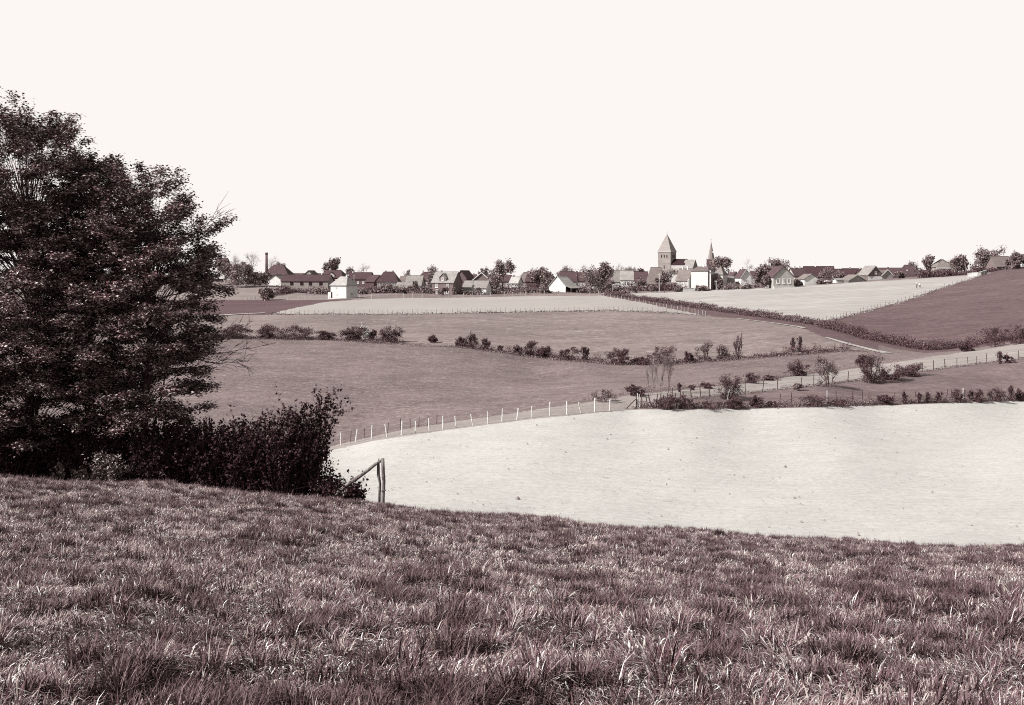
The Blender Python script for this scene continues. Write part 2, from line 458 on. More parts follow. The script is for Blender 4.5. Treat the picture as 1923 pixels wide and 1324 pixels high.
M_soil = mat_surface("meadow_soil", 0.02, 0.16, 40.0, 0.8, patch=((6, 0.5), (0.8, .2)), bump_dist=.03)
M_grain = mat_surface("pale_field", 0.64, 0.84, 3.2, 0.35, stretch=(.8, 1.0, 1), patch=((0.04, 0.03), (0.5, 0.05)), fleck=((3.0, 0.68, 0.52), (1.1, 0.735, 0.55)), drill=(0.10, 0.30, 0.035))
M_verge = mat_surface("verge_grass", 0.33, 0.48, 3.0, 0.5, patch=(0.3, 0.1))
M_lowmead = mat_surface("low_meadow", 0.13, 0.28, 2.5, 0.6, stretch=(.6, 1, 1), patch=((0.12, 0.18), (0.7, 0.14)))
M_strip = mat_surface("hay_strip", 0.36, 0.52, 2.0, 0.4, stretch=(.4, 1, 1), patch=(0.15, 0.1))
M_past = mat_surface("hollow_pasture", 0.12, 0.33, 2.6, 0.8, stretch=(.85, 1, 1), patch=((0.022, 0.14), (0.12, 0.16), (0.7, 0.18)), fleck=((1.6, 0.655, 0.44), (3.3, 0.67, 0.52)))
M_mid = mat_surface("middle_pasture", 0.17, 0.36, 1.5, 0.8, stretch=(.55, 1, 1), patch=((0.03, 0.12), (0.13, 0.14), (.6, .14)), fleck=((0.9, 0.66, 0.48), (2.0, .67, .50)))
M_pale2 = mat_surface("far_pale_field", 0.47, 0.56, 0.8, 0.3, stretch=(.3, 1, 1), patch=(0.03, 0.06))
M_plough = mat_surface("ploughed_soil", 0.075, 0.125, 1.2, 0.6, stretch=(.2, 1, 1), patch=(0.1, 0.15))
M_bank = mat_surface("rough_bank", 0.07, 0.17, 1.5, 0.8, patch=(0.3, 0.2))
M_pale3 = mat_surface("upper_pale_field", 0.50, 0.68, 0.7, 0.4, stretch=(.25, 1, 1), patch=((0.04, 0.1), (0.15, 0.08)), fleck=(0.5, 0.70, 0.33), drill=(-.12, .05, .10))
M_slope = mat_surface("slope_pasture", 0.075, 0.19, 1.4, 0.7, stretch=(.5, 1, 1), patch=((0.04, 0.12), (0.3, 0.16)))
M_vill = mat_surface("village_ground", 0.16, 0.34, 0.5, 0.4, patch=(0.06, 0.3))
M_lmead = mat_surface("orchard_meadow", 0.26, 0.38, 0.8, 0.4, stretch=(.5, 1, 1), patch=(0.06, 0.12))
M_track = mat_surface("track_gravel", 0.45, 0.75, 2.0, 0.3)
FIELDS = [(0,'meadow',M_soil,"tussocky hillside meadow in the foreground","meadow"),(1,'grain_field',M_grain,"pale bare field below the foreground meadow","field"),
 (2,'grass_verge',M_verge,"light grass verge carrying the row of white posts","verge"),(3,'low_meadow',M_lowmead,"narrow meadow between the two dark-post fences","meadow"),
 (4,'hay_strip',M_strip,"light rising strip of hay meadow behind the dark-post fence","meadow"),(5,'hollow_pasture',M_past,"rounded grey pasture in the hollow","pasture"),
 (6,'middle_pasture',M_mid,"middle pasture above the scrubby hedge line","pasture"),(7,'far_pale_field',M_pale2,"long pale field in front of the village","field"),
 (8,'ploughed_field',M_plough,"dark ploughed field left of the long pale field","field"),(9,'bank',M_bank,"rough bank beside the track","bank"),
 (10,'upper_pale_field',M_pale3,"pale sloping field below the church","field"),(11,'slope_pasture',M_slope,"dark pasture on the slope at the right","pasture"),
 (12,'ground',M_vill,"village ground reaching the horizon","ground"),(13,'orchard_meadow',M_lmead,"light meadow below the brick shed","meadow")]
ii, jj = np.meshgrid(np.arange(len(cols) - 1), np.arange(nr - 1), indexing='ij')
quads = np.stack([ii * nr + jj, (ii + 1) * nr + jj, (ii + 1) * nr + jj + 1, ii * nr + jj + 1], -1)
for fid, nm, mt, lb, ct in FIELDS:
    q = quads[ID == fid]
    if len(q) == 0: continue
    ix, inv = np.unique(q, return_inverse=True)
    o = link(nm, np_mesh(nm, TV[ix], [(inv.reshape(-1, 4), 0)], [mt], True))
    tag(o, lb, ct, kind="structure")

def ribbon(name, pts, width, mat, lift=0.05):
    P = np.asarray(pts, float); T = np.gradient(P[:, :2], axis=0); T /= np.linalg.norm(T, axis=1)[:, None]
    Nn = np.stack([-T[:, 1], T[:, 0]], 1); V = []
    for s in (-.5, 0, .5):
        q = P[:, :2] + Nn * s * np.asarray(width).reshape(-1, 1)
        V.append(np.column_stack([q, ground(q[:, 0], q[:, 1]) + lift + (0.05 if s == 0 else 0)]))
    V = np.stack(V, 1).reshape(-1, 3); n = len(P); i = np.arange(n - 1)[:, None] * 3; j = np.arange(2)[None]
    Fq = np.stack([i + j, i + 3 + j, i + 4 + j, i + 1 + j], -1).reshape(-1, 4)
    return link(name, np_mesh(name, V, [(Fq, 0)], [mat], True))
def smooth_path(L, step=5.0): return line_world(L, step)
tr = smooth_path([(1385,598.5,268),(1400,600.5,264),(1450,606.5,253),(1500,614,243),(1512,617,238)], 6)
tag(ribbon('track', tr, np.linspace(.7, 1.2, len(tr)), M_track, 0.10), "thin pale farm track along the foot of the clipped hedge", "track", kind="structure")
tr = smooth_path([(1553,634.5,215),(1580,642.5,206),(1600,648,200),(1640,658,190),(1668,664,184)], 6)
tag(ribbon('track', tr, np.linspace(.8, 2.2, len(tr)), M_track, 0.10), "pale farm track below the overgrown hedge on the bank", "track", kind="structure")
tr2 = smooth_path([(370,594,297),(400,593,296),(445,590.5,298),(500,588,300)], 8)
tag(ribbon('path', tr2, np.linspace(5, 2.0, len(tr2)), M_track, 0.12), "pale path at the edge of the ploughed field", "path", kind="structure")
# ---------------------------------------------------------------- plants
M_bark = mat_surface("bark", 0.05, 0.16, 14.0, 0.7, patch=(1.5, 0.3))
M_bark_far = mat_surface("bark_far", 0.10, 0.24, 3.0, 0.3)
M_twig = mat_surface("pale_twig", 0.22, 0.42, 3.0, 0.2)
M_leaf_dark = mat_leaf("leaf_dark", 0.045, 0.18, clump=.35, cscale=.5)
M_leaf_mid = mat_leaf("leaf_mid", 0.16, 0.48, clump=.25, cscale=.3)
M_leaf_light = mat_leaf("leaf_light", 0.22, 0.50)
M_leaf_fore = mat_leaf("leaf_fore", 0.025, 0.85, 0.45, 0.2, 0.6, 0.9, skew=True, dk=.55)  # lit clumps and dark gaps between them put into the leaf colour
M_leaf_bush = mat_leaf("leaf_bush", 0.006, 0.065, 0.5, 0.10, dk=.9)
M_leaf_sunlit = mat_leaf("leaf_sunlit", 0.08, 0.60, 0.45, 0.3)  # pale tone stands in for sun on the lower leaf sprays
M_leaf_far = mat_leaf("leaf_far", 0.17, 0.46, clump=.3, cscale=.25)
M_leaf_hedge = mat_leaf("leaf_hedge", 0.07, 0.22)
M_blossom = mat_leaf("blossom", 0.9, 1.6)
LEAF = {'dark': M_leaf_dark, 'mid': M_leaf_mid, 'light': M_leaf_light, 'blossom': M_blossom, 'far': M_leaf_far, 'hedge': M_leaf_hedge}

def branching(rng, stems, levels, spread, fan, kids=3, lift=0.12, trunk=0.30, shrink=0.74):
    """branch segments (start, end, radius) in unit size and the tips"""
    D = np.array([0, 0, 1.0]) + np.column_stack([rng.normal(size=(stems, 2)) * fan, np.zeros(stems)])
    D /= np.linalg.norm(D, axis=1)[:, None]
    P = np.zeros((stems, 3)); P[:, :2] = rng.normal(size=(stems, 2)) * (0.03 if stems > 1 else 0)
    L = np.full(stems, trunk) * rng.uniform(.75, 1.2, stems); R = np.full(stems, 1.0)
    S0, S1, R0, R1 = [], [], [], []
    for lv in range(levels + 1):
        E = P + D * L[:, None]
        S0.append(P); S1.append(E); R0.append(R); R1.append(R * 0.68)
        if lv == levels: break
        n = len(P); idx = np.repeat(np.arange(n), kids)
        D2 = D[idx] + rng.normal(size=(n * kids, 3)) * spread + np.array([0, 0, lift])
        D2 /= np.linalg.norm(D2, axis=1)[:, None]
        t = rng.uniform(.55, 1.0, n * kids)[:, None]
        P = P[idx] * (1 - t) + E[idx] * t
        L = L[idx] * rng.uniform(shrink - .18, shrink + .12, n * kids); R = R[idx] * 0.60; D = D2
    lvl = np.concatenate([np.full(len(a_), i_) for i_, a_ in enumerate(S0)])
    return np.concatenate(S0), np.concatenate(S1), np.concatenate(R0), np.concatenate(R1), S1[-1], lvl

def plant(name, label, cat, base, W, H, seed, leaf='mid', stems=1, levels=4, spread=0.5, fan=0.5, lift=0.12, trunk=0.3, tips=8, lsize=0.4,
          r0=None, bark=None, group=None, jitter=0.5, flat=0.0, parts=('trunk', 'crown'), core=0.0, shrink=0.74, skirt=0.0, spindle=0):
    rng = np.random.default_rng(seed)
    S0, S1, R0, R1, T, LV = branching(rng, stems, levels, spread, fan, lift=lift, trunk=trunk, shrink=shrink)
    allp = np.vstack([S0, S1])
    lo = np.percentile(allp, 1.5, axis=0); hi = np.percentile(allp, 98.5, axis=0)
    sc = np.array([W / (hi[0] - lo[0]), W / (hi[1] - lo[1]), H / hi[2]])
    cx = (hi[0] + lo[0]) / 2 * 0.5
    def fit(p):
        q = p.copy(); q[:, 0] -= cx * np.clip(p[:, 2] / (hi[2] * .4), 0, 1); return q * sc
    S0, S1, T = fit(S0), fit(S1), fit(T)
    root = empty(name, base); root.rotation_euler = (0, 0, 0)
    tag(root, label, cat, group)
    if r0 is None: r0 = 0.028 * H if stems == 1 else 0.012 * H
    mb = MB()
    big = R0 > 0.3
    S0[:, 2] -= np.where(np.abs(S0[:, 2]) < 1e-6, 0.3, 0)
    V, Fq = seg_tubes(S0[big], S1[big], R0[big] * r0, R1[big] * r0, 5); mb.add(V, Fq)
    V, Fq = seg_tubes(S0[~big], S1[~big], R0[~big] * r0, R1[~big] * r0, 3); mb.add(V, Fq)
    mb.build(parts[0], bark or M_bark_far, root)
    if tips > 0:
        s = np.array([W, W, H]) * 0.055 * jitter * 2
        C = np.repeat(T, tips, 0)
        if core:                       # foliage also along the lower branches
            cand = np.where(LV >= (1 if stems == 1 else 0))[0]; w_ = rng.choice(cand, int(len(C) * core)); f_ = rng.uniform(0, 1, (len(w_), 1))
            C = np.vstack([C, S0[w_] * (1 - f_) + S1[w_] * f_])
        C = C + rng.normal(size=C.shape) * s
        if skirt:
            k_ = int(len(C) * skirt); a_ = rng.uniform(0, 6.28, k_); q_ = np.sqrt(rng.uniform(0, 1, k_)) * W * .38
            C = np.vstack([C, np.column_stack([np.cos(a_) * q_, np.sin(a_) * q_, rng.uniform(.03, .55, k_) ** 1.2 * H * (1 - .5 * q_ / (W * .38))])])
        if spindle:
            zz_ = rng.uniform(.02, 1.0, spindle); a_ = rng.uniform(0, 6.28, spindle); q_ = W * .5 * (np.sin(np.pi * np.clip(zz_, 0, 1) ** .6) * .75 + .2) * np.sqrt(rng.uniform(0, 1, spindle)) * (1 + .3 * np.sin(zz_ * 17 + seed))
            C = np.vstack([C[: len(C) // 4], np.column_stack([np.cos(a_) * q_, np.sin(a_) * q_, zz_ * H])])
        C = C[C[:, 2] > 0.03 * H]
        V, Fq = leaf_quads(C, lsize * rng.uniform(.6, 1.35, len(C)), rng, flat, 0.75)
        mb = MB(); mb.add(V, Fq); mb.build(parts[1], LEAF.get(leaf, leaf), root)
    return root

def mass(name, label, cat, pts, h, w, n, lsize, leaf, seed, parts=True, kind=None, stems=60, lumps=0.35, group=None):
    """hedge or undergrowth following ground points: leaves in a ragged band plus stems"""
    rng = np.random.default_rng(seed)
    P = np.asarray(pts, float)
    d = np.concatenate([[0], np.cumsum(np.linalg.norm(np.diff(P[:, :2], axis=0), axis=1))])
    t = rng.uniform(0, d[-1], n)
    ph = rng.uniform(0, 6.28, 5); fr = np.array([.11, .23, .47, .9, 1.7]) * 6.28 / max(2.0, h * 3)
    def prof(t): return np.clip(1 + lumps * sum(np.sin(t * f + p) for f, p in zip(fr, ph)) / 1.8, 0.15, 2.0)
    hh = h * (np.interp(t / d[-1], np.linspace(0, 1, len(np.atleast_1d(1)) + 1), [1, 1])) * prof(t)
    X = np.interp(t, d, P[:, 0]); Y = np.interp(t, d, P[:, 1])
    off = rng.normal(size=(n, 2)) * w * 0.45
    X = X + off[:, 0]; Y = Y + off[:, 1]
    v = rng.uniform(0, 1, n) ** 0.8
    fall = np.exp(-(off[:, 1] / w) ** 2 * 1.2)
    Z = ground(X, Y) + hh * v * fall + rng.normal(size=n) * 0.05 * h
    C = np.column_stack([X, Y, Z])
    V, Fq = leaf_quads(C, lsize * rng.uniform(.6, 1.4, n), rng, 0.0, 0.7)
    origin = P[len(P) // 2]
    if kind:
        mb = MB(); mb.add(V - origin, Fq); o = mb.build(name, LEAF.get(leaf, leaf)); o.location = origin
        return tag(o, label, cat, group, kind)
    root = empty(name, origin); tag(root, label, cat, group)
    mb = MB(); mb.add(V - origin, Fq); mb.build('foliage', LEAF.get(leaf, leaf), root)
    if stems:
        ts = np.sort(rng.uniform(0, d[-1], stems)); sx = np.interp(ts, d, P[:, 0]); sy = np.interp(ts, d, P[:, 1]); sz = ground(sx, sy)
        S0 = np.column_stack([sx, sy, sz - .1]); S1 = S0 + np.column_stack([rng.normal(size=stems) * .25 * h, rng.normal(size=stems) * .25 * h, h * prof(ts) * rng.uniform(.7, 1.05, stems)])
        V, Fq = seg_tubes(S0 - origin, S1 - origin, np.full(stems, .02 * h), np.full(stems, .006 * h), 3)
        mb = MB(); mb.add(V, Fq); mb.build('stems', M_bark_far, root)
    return root

# ---------------------------------------------------------------- foreground trees and bushes on the crest
def big_tree(name, label, px, py, Y, H, env, seed, lean=(0, 0), n_cl=240, leaf=0.118, trunk_r=0.17, first=0.12, per=275, stems=()):
    rng = np.random.default_rng(seed)
    x = float(U(px)) * Y; base = np.array([x, Y, float(ground(x, Y))])
    root = empty(name, base); tag(root, label, "tree")
    ts = np.linspace(0, 1, 14)
    def axis(t): return np.array([lean[0] * t ** 1.3 + .14 * math.sin(t * 7 + seed) * t, lean[1] * t ** 1.3 + .12 * math.cos(t * 6 + seed) * t, t * H * .96])
    sway = np.array([axis(t) for t in ts]); sway[0, 2] = -.4
    kt = 11
    mb = MB(); add_tube(mb, sway[:kt], np.concatenate([[trunk_r * 1.5, trunk_r * 1.05], trunk_r * (1 - ts[2:kt] * 1.22) + .015]), 9)
    for (dx, dy, hh, rr) in stems:      # forked secondary stems
        s = np.linspace(0, 1, 9); c = np.column_stack([dx * s ** .8, dy * s ** .8, -.3 + s * (hh + .3)]) + np.column_stack([.06 * np.sin(s * 9 + dx), .05 * np.cos(s * 8), s * 0])
        add_tube(mb, c, rr * (1 - .75 * s), 7)
    mb.build('trunk', M_bark, root, True)
    eh = np.array([e[0] for e in env]); er = np.array([e[1] for e in env])
    S0, S1, R0, R1, LC, LN = [], [], [], [], [], []
    wts = er ** 1.5 + .4
    for i in range(n_cl):
        while True:
            t = rng.uniform(first, 1.0)
            if rng.uniform(0, wts.max()) < np.interp(t, eh, wts): break
        R = np.interp(t, eh, er) * (1 + .22 * math.sin(3 * t * 6.28 + seed) * rng.random())
        az = rng.uniform(0, 6.28); rr = R * rng.uniform(.08, 1) ** .6
        c = axis(t) + np.array([math.cos(az) * rr, math.sin(az) * rr, rng.normal() * .15])
        a = axis(min(max(first * .7, t - (rr + .3) / H * rng.uniform(.5, 1.1)), rng.uniform(.45, .80)))
        s = np.linspace(0, 1, 5)[:, None]
        cur = a + (c - a) * s + np.array([0, 0, .10 * rr]) * np.sin(s * 3.14) + rng.normal(size=(5, 3)) * .03
        r = (.005 + .005 * np.linalg.norm(c - a)) * (1 - .8 * s[:, 0])
        S0.append(cur[:-1]); S1.append(cur[1:]); R0.append(r[:-1]); R1.append(r[1:])
        od = np.array([math.cos(az), math.sin(az), 0]) if rr > .3 else np.array([0, 0, 1.])
        tilt = np.interp(t, [0, .6, .85, 1], [-.12, .1, .7, 1.6]) + rng.normal() * .15
        d = od + np.array([0, 0, tilt]); d /= np.linalg.norm(d)
        sd = np.cross(d, [0, 0, 1.0]); sd /= np.linalg.norm(sd) + 1e-6; nn = np.cross(sd, d)
        L = rng.uniform(.5, 1.1) * (0.8 if t > .85 else 1); Wd = L * rng.uniform(.45, .75)
        nt = 12
        q = rng.uniform(-.5, 1.0, nt)[:, None]; lat = rng.uniform(-1, 1, nt)[:, None]
        tw0 = c + d * q * L * .7; tw1 = tw0 + d * .32 * L + sd * lat * Wd * (1.1 - np.abs(q) * .6) + nn * rng.normal(size=(nt, 1)) * .07
        S0.append(tw0); S1.append(tw1); R0.append(np.full(nt, .005)); R1.append(np.full(nt, .0016))
        k = int(per * rng.uniform(.55, 1.35) * (L / .7))
        w = rng.integers(0, nt, k); f = rng.uniform(.05, 1.12, k)[:, None]
        LC.append(tw0[w] * (1 - f) + tw1[w] * f + rng.normal(size=(k, 3)) * np.array([.11, .11, .06]))
    S0, S1, R0, R1 = map(np.concatenate, (S0, S1, R0, R1))
    V, Fq = seg_tubes(S0, S1, R0, R1, 3)
    mb = MB(); mb.add(V, Fq); mb.build('branches', M_bark, root)
    C = np.concatenate(LC)
    gz = ground(C[:, 0] + base[0], C[:, 1] + base[1]) - base[2]
    C = C[C[:, 2] > gz + .05]
    V, Fq = leaf_quads(C, leaf * rng.uniform(.55, 1.25, len(C)), rng, 0.62, 0.62)
    mb = MB(); mb.add(V, Fq); mb.build('crown', M_leaf_fore, root)
    return root

big_tree('broadleaf_tree', "tallest dark leafy tree cut by the left edge, overtopping its neighbour", 55, 893, 37.5, 13.2,
         [(0, 1.0), (.12, 2.0), (.35, 2.8), (.6, 3.0), (.78, 2.9), (.9, 2.3), (.97, 1.5), (1, 1.0)], 11, (-.1, .3), 520, trunk_r=.19, stems=((.5, .2, 5.5, .09),))
big_tree('broadleaf_tree', "shorter dark leafy tree whose bare boughs reach over the pasture", 270, 905, 36.5, 10.9,
         [(0, .3), (.14, .9), (.3, 1.8), (.45, 2.1), (.62, 2.1), (.8, 1.9), (.92, 1.5), (1, .8)], 23, (.25, .2), 330, trunk_r=.15, first=.2, stems=((.7, .1, 4.5, .06), (-.5, .2, 5, .07)))
big_tree('broadleaf_tree', "leafy tree mostly outside the frame behind the tallest tree", -130, 888, 39.5, 11.8,
         [(0, .9), (.12, 2.0), (.35, 2.8), (.6, 2.6), (.85, 1.8), (1, .5)], 31, (.2, 0), 200, trunk_r=.18)
big_tree('young_tree', "younger tree filling the gap between the two big trees", 165, 898, 38.5, 12.0,
         [(0, .4), (.12, 1.3), (.35, 2.0), (.6, 2.2), (.85, 1.9), (1, 1.0)], 37, (.1, .2), 290, trunk_r=.09)

# long bare boughs sticking out of the shorter tree: parts of that tree
def bare_boughs(parent, starts, seed):
    rng = np.random.default_rng(seed)
    base = np.array(parent.location)
    for (x0, y0, x1, y1, Yb) in starts:
        a = np.array([float(U(x0)) * Yb, Yb, CZ + float(zrow(y0, Yb))]); b = np.array([float(U(x1)) * (Yb - .4), Yb - .4, CZ + float(zrow(y1, Yb - .4))])
        s = np.linspace(0, 1, 8)[:, None]; c = a + (b - a) * s + np.array([0, 0, -.16]) * np.sin(s * 3.1) + rng.normal(size=(8, 3)) * .02
        mb = MB(); add_tube(mb, c - base, .024 * (1 - .8 * s[:, 0]), 5)
        S0, S1 = [], []
        n = 15
        q = rng.uniform(.25, 1, n); b0 = np.column_stack([np.interp(q, s[:, 0], c[:, k]) for k in range(3)])
        dr = (b - a) / np.linalg.norm(b - a)
        d = dr * .8 + rng.normal(size=(n, 3)) * np.array([.3, .5, .45]) + np.array([0, 0, .22]); d /= np.linalg.norm(d, axis=1)[:, None]
        e0 = b0 + d * rng.uniform(.3, .8, n)[:, None]
        S0.append(b0); S1.append(e0)
        for _ in range(3):
            f = rng.uniform(.3, 1, n)[:, None]; p = b0 * (1 - f) + e0 * f
            S0.append(p); S1.append(p + (d + rng.normal(size=(n, 3)) * .5) * rng.uniform(.12, .35, n)[:, None])
        S0 = np.concatenate(S0) - base; S1 = np.concatenate(S1) - base
        V, Fq = seg_tubes(S0, S1, np.full(len(S0), .0085), np.full(len(S0), .003), 3); mb.add(V, Fq)
        mb.build('bough', M_bark, parent)
shorter = [o for o in COL.objects if o.name == 'broadleaf_tree.001'][0]
bare_boughs(shorter, [(330, 640, 470, 612, 36.2), (330, 655, 478, 652, 36.0), (340, 668, 462, 676, 36.0), (300, 560, 425, 505, 36.0), (300, 470, 420, 395, 36.2), (320, 690, 425, 672, 36.3)], 5)

def big_bush(name, label, px, py, Y, W, H, D, seed, shoots=70, leaf=0.108, up=1.0, dens=1.0, lean=0.0, spike=0, mat=None):
    rng = np.random.default_rng(seed)
    x = float(U(px)) * Y; base = np.array([x, Y, float(ground(x, Y))])
    root = empty(name, base); tag(root, label, "bush")
    S0, S1, R0, R1, LC = [], [], [], [], []
    for i in range(shoots):
        ang = rng.uniform(0, 6.28); rr = math.sqrt(rng.uniform(0, 1))
        tip = np.array([math.cos(ang) * rr * W / 2 + lean * rng.uniform(.3, 1), math.sin(ang) * rr * D / 2, H * (1.0 - .45 * rr ** 2.2) * rng.uniform(.62, 1.0)])
        st = np.array([tip[0] * .35, tip[1] * .35, -.2])
        if i < spike:
            tip = np.array([W * .30 + rng.uniform(-.3, .55) + .5 * rng.uniform(0, 1), rng.normal() * D * .15, H * rng.uniform(.9, 1.16)]); st = np.array([W * .22, 0, .2])
        s = np.linspace(0, 1, 7)[:, None]
        c = st + (tip - st) * s + np.array([1, 0, 0]) * (np.sin(s * 3.1) * rng.normal() * .12) + np.array([0, 0, 1]) * np.sin(s * 3.1) * .18 * up
        S0.append(c[:-1]); S1.append(c[1:]); r = .016 * (1 - .85 * s[:, 0]); R0.append(r[:-1]); R1.append(r[1:])
        nb = 9
        q = rng.uniform(.18, 1, nb); b = np.column_stack([np.interp(q, s[:, 0], c[:, k]) for k in range(3)])
        dr = (tip - st) / np.linalg.norm(tip - st)
        e = b + (dr * .5 + rng.normal(size=(nb, 3)) * .55) * rng.uniform(.15, .42, nb)[:, None]
        S0.append(b); S1.append(e); R0.append(np.full(nb, .005)); R1.append(np.full(nb, .002))
        nl = int(7 * dens); f = rng.uniform(0, 1, (nb, nl, 1))
        LC.append((b[:, None] * (1 - f) + e[:, None] * f + rng.normal(size=(nb, nl, 3)) * .045).reshape(-1, 3))
        ml = int(26 * dens); f = rng.uniform(.2, 1.0, ml)
        LC.append(np.column_stack([np.interp(f, s[:, 0], c[:, k]) for k in range(3)]) + rng.normal(size=(ml, 3)) * .03)
    S0, S1, R0, R1 = map(np.concatenate, (S0, S1, R0, R1))
    V, Fq = seg_tubes(S0, S1, R0, R1, 3); mb = MB(); mb.add(V, Fq); mb.build('stems', M_bark, root)
    C = np.concatenate(LC); gz = ground(C[:, 0] + base[0], C[:, 1] + base[1]) - base[2]; C = C[C[:, 2] > gz + .03]
    V, Fq = leaf_quads(C, leaf * rng.uniform(.6, 1.25, len(C)), rng, 0.2, 0.7)
    mb = MB(); mb.add(V, Fq); mb.build('foliage', mat or M_leaf_bush, root)
    return root
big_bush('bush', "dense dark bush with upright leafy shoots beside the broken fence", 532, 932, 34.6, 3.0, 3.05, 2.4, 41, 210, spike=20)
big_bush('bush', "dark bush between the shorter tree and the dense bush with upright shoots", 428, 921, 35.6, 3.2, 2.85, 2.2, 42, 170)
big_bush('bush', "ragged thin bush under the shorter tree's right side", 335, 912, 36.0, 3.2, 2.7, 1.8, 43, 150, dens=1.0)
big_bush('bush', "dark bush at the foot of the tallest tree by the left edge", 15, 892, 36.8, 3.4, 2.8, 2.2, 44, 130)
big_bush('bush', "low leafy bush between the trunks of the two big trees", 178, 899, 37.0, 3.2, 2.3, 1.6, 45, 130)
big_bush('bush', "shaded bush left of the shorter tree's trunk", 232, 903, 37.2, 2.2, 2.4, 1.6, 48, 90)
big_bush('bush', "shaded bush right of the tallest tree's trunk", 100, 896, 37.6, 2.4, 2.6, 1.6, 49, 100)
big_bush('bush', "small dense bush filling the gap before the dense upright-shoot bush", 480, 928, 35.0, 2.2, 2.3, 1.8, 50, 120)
big_bush('sunlit_spray', "low added shrub painted in sunlit leaf tone before the shaded trunks", 195, 899, 35.9, 2.1, 1.15, .9, 51, 26, leaf=.095, dens=.75, up=.5, mat=M_leaf_sunlit)  # added where the trees' own lower sprays stay dark
big_bush('sunlit_spray', "small added spray painted in sunlit tone at the left end of the shaded bushes", 120, 897, 36.2, 1.0, .8, .6, 52, 9, leaf=.09, dens=.7, up=.4, mat=M_leaf_sunlit)
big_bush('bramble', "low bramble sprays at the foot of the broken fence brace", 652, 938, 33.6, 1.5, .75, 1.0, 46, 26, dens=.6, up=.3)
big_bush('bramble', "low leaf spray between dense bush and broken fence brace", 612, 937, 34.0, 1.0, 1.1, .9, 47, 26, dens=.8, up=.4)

# ---------------------------------------------------------------- meadow grass: tufts instanced over the near hill
def blade_set(rng, n, h, lean, w, rad, curl, bias=False):
    """n tapering, bending blades rooted in a small disc"""
    a = rng.uniform(0, 6.28, n); r = np.sqrt(rng.uniform(0, 1, n)) * rad
    root = np.column_stack([np.cos(a) * r, np.sin(a) * r, np.zeros(n) - .02])
    az = (rng.normal(size=n) * .75 if bias else a + rng.normal(size=n) * 1.0); ln = h * rng.uniform(.5, 1.15, n)
    th = np.clip(np.abs(rng.normal(size=n)) * lean, 0, 1.45)
    out = np.column_stack([np.cos(az), np.sin(az), np.zeros(n)])
    side = np.column_stack([-np.sin(az), np.cos(az), np.zeros(n)])
    ws = w * rng.uniform(.6, 1.3, n)
    V = []; pos = root.copy(); ang = th * .5
    for k, wf in enumerate((1.0, .85, .55, .0)):
        if k: 
            step = ln / 3
            pos = pos + (out * np.sin(ang)[:, None] + np.array([0, 0, 1.0]) * np.cos(ang)[:, None]) * step[:, None]
            ang = np.clip(ang + th * .5 + curl * rng.uniform(.2, 1, n), 0, 2.3)
        if wf > 0:
            V += [pos - side * (ws * wf / 2)[:, None], pos + side * (ws * wf / 2)[:, None]]
        else: V += [pos]
    V = np.stack(V, 1); base = np.arange(n)[:, None] * 7
    Q = np.concatenate([base + np.array([[0, 1, 3, 2]]), base + np.array([[2, 3, 5, 4]])])
    T = base + np.array([[4, 5, 6]])
    return V.reshape(-1, 3), Q, T

M_g = [mat_leaf("grass_dry", 0.10, 2.1, 0.6, 0.08, skew=True, dk=.55), mat_leaf("grass_mixed", 0.04, 1.5, 0.6, 0.08, skew=True, dk=.55), mat_leaf("grass_dark", 0.02, 0.32, 0.6, 0.08, dk=.75)]
tcol = bpy.data.collections.new("tufts")
rng = np.random.default_rng(99)
specs = []
for k in range(4): specs.append((0, 40, .080, 1.1, .0072, .12, .7))      # dry, lying
for k in range(4): specs.append((1, 40, .085, .9, .0066, .11, .65))      # mixed
for k in range(4): specs.append((2, 70, .125, .60, .0060, .055, .4))     # dark upright tussock
for k in range(2): specs.append((0, 9, .14, 1.1, .0052, .14, .6))        # long pale stalks
for k in range(3): specs.append((1, 100, .155, .80, .0064, .05, .55))    # fountain-shaped tussock
for q, (mi, n, h, ln_, w, rad, cu) in enumerate(specs):
    mb = MB(); V, Q, T = blade_set(rng, n, h, ln_, w, rad, cu, mi != 2 and q < 14)
    mb.V.append(V); mb.n += len(V); mb.F += [(Q, 0), (T, 0)]
    if mi != 2:
        V, Q, T = blade_set(rng, n // 3, h * .7, ln_, w, rad, cu, q < 14)
        b = mb.n; mb.V.append(V); mb.n += len(V); mb.F += [(Q + b, 1), (T + b, 1)]
    o = bpy.data.objects.new("tuft_%02d" % q, mb.mesh("tuft", [M_g[mi], M_g[1]])); tcol.objects.link(o)

def vnoise(x, y, s, seed):
    r = np.random.default_rng(seed); g = r.random((256, 256))
    x = x * s + 1000; y = y * s + 1000; xi = np.floor(x).astype(int); yi = np.floor(y).astype(int); fx_ = x - xi; fy_ = y - yi
    fx_ = fx_ * fx_ * (3 - 2 * fx_); fy_ = fy_ * fy_ * (3 - 2 * fy_)
    a = g[xi % 256, yi % 256]; b = g[(xi + 1) % 256, yi % 256]; c = g[xi % 256, (yi + 1) % 256]; d = g[(xi + 1) % 256, (yi + 1) % 256]
    return a * (1 - fx_) * (1 - fy_) + b * fx_ * (1 - fy_) + c * (1 - fx_) * fy_ + d * fx_ * fy_

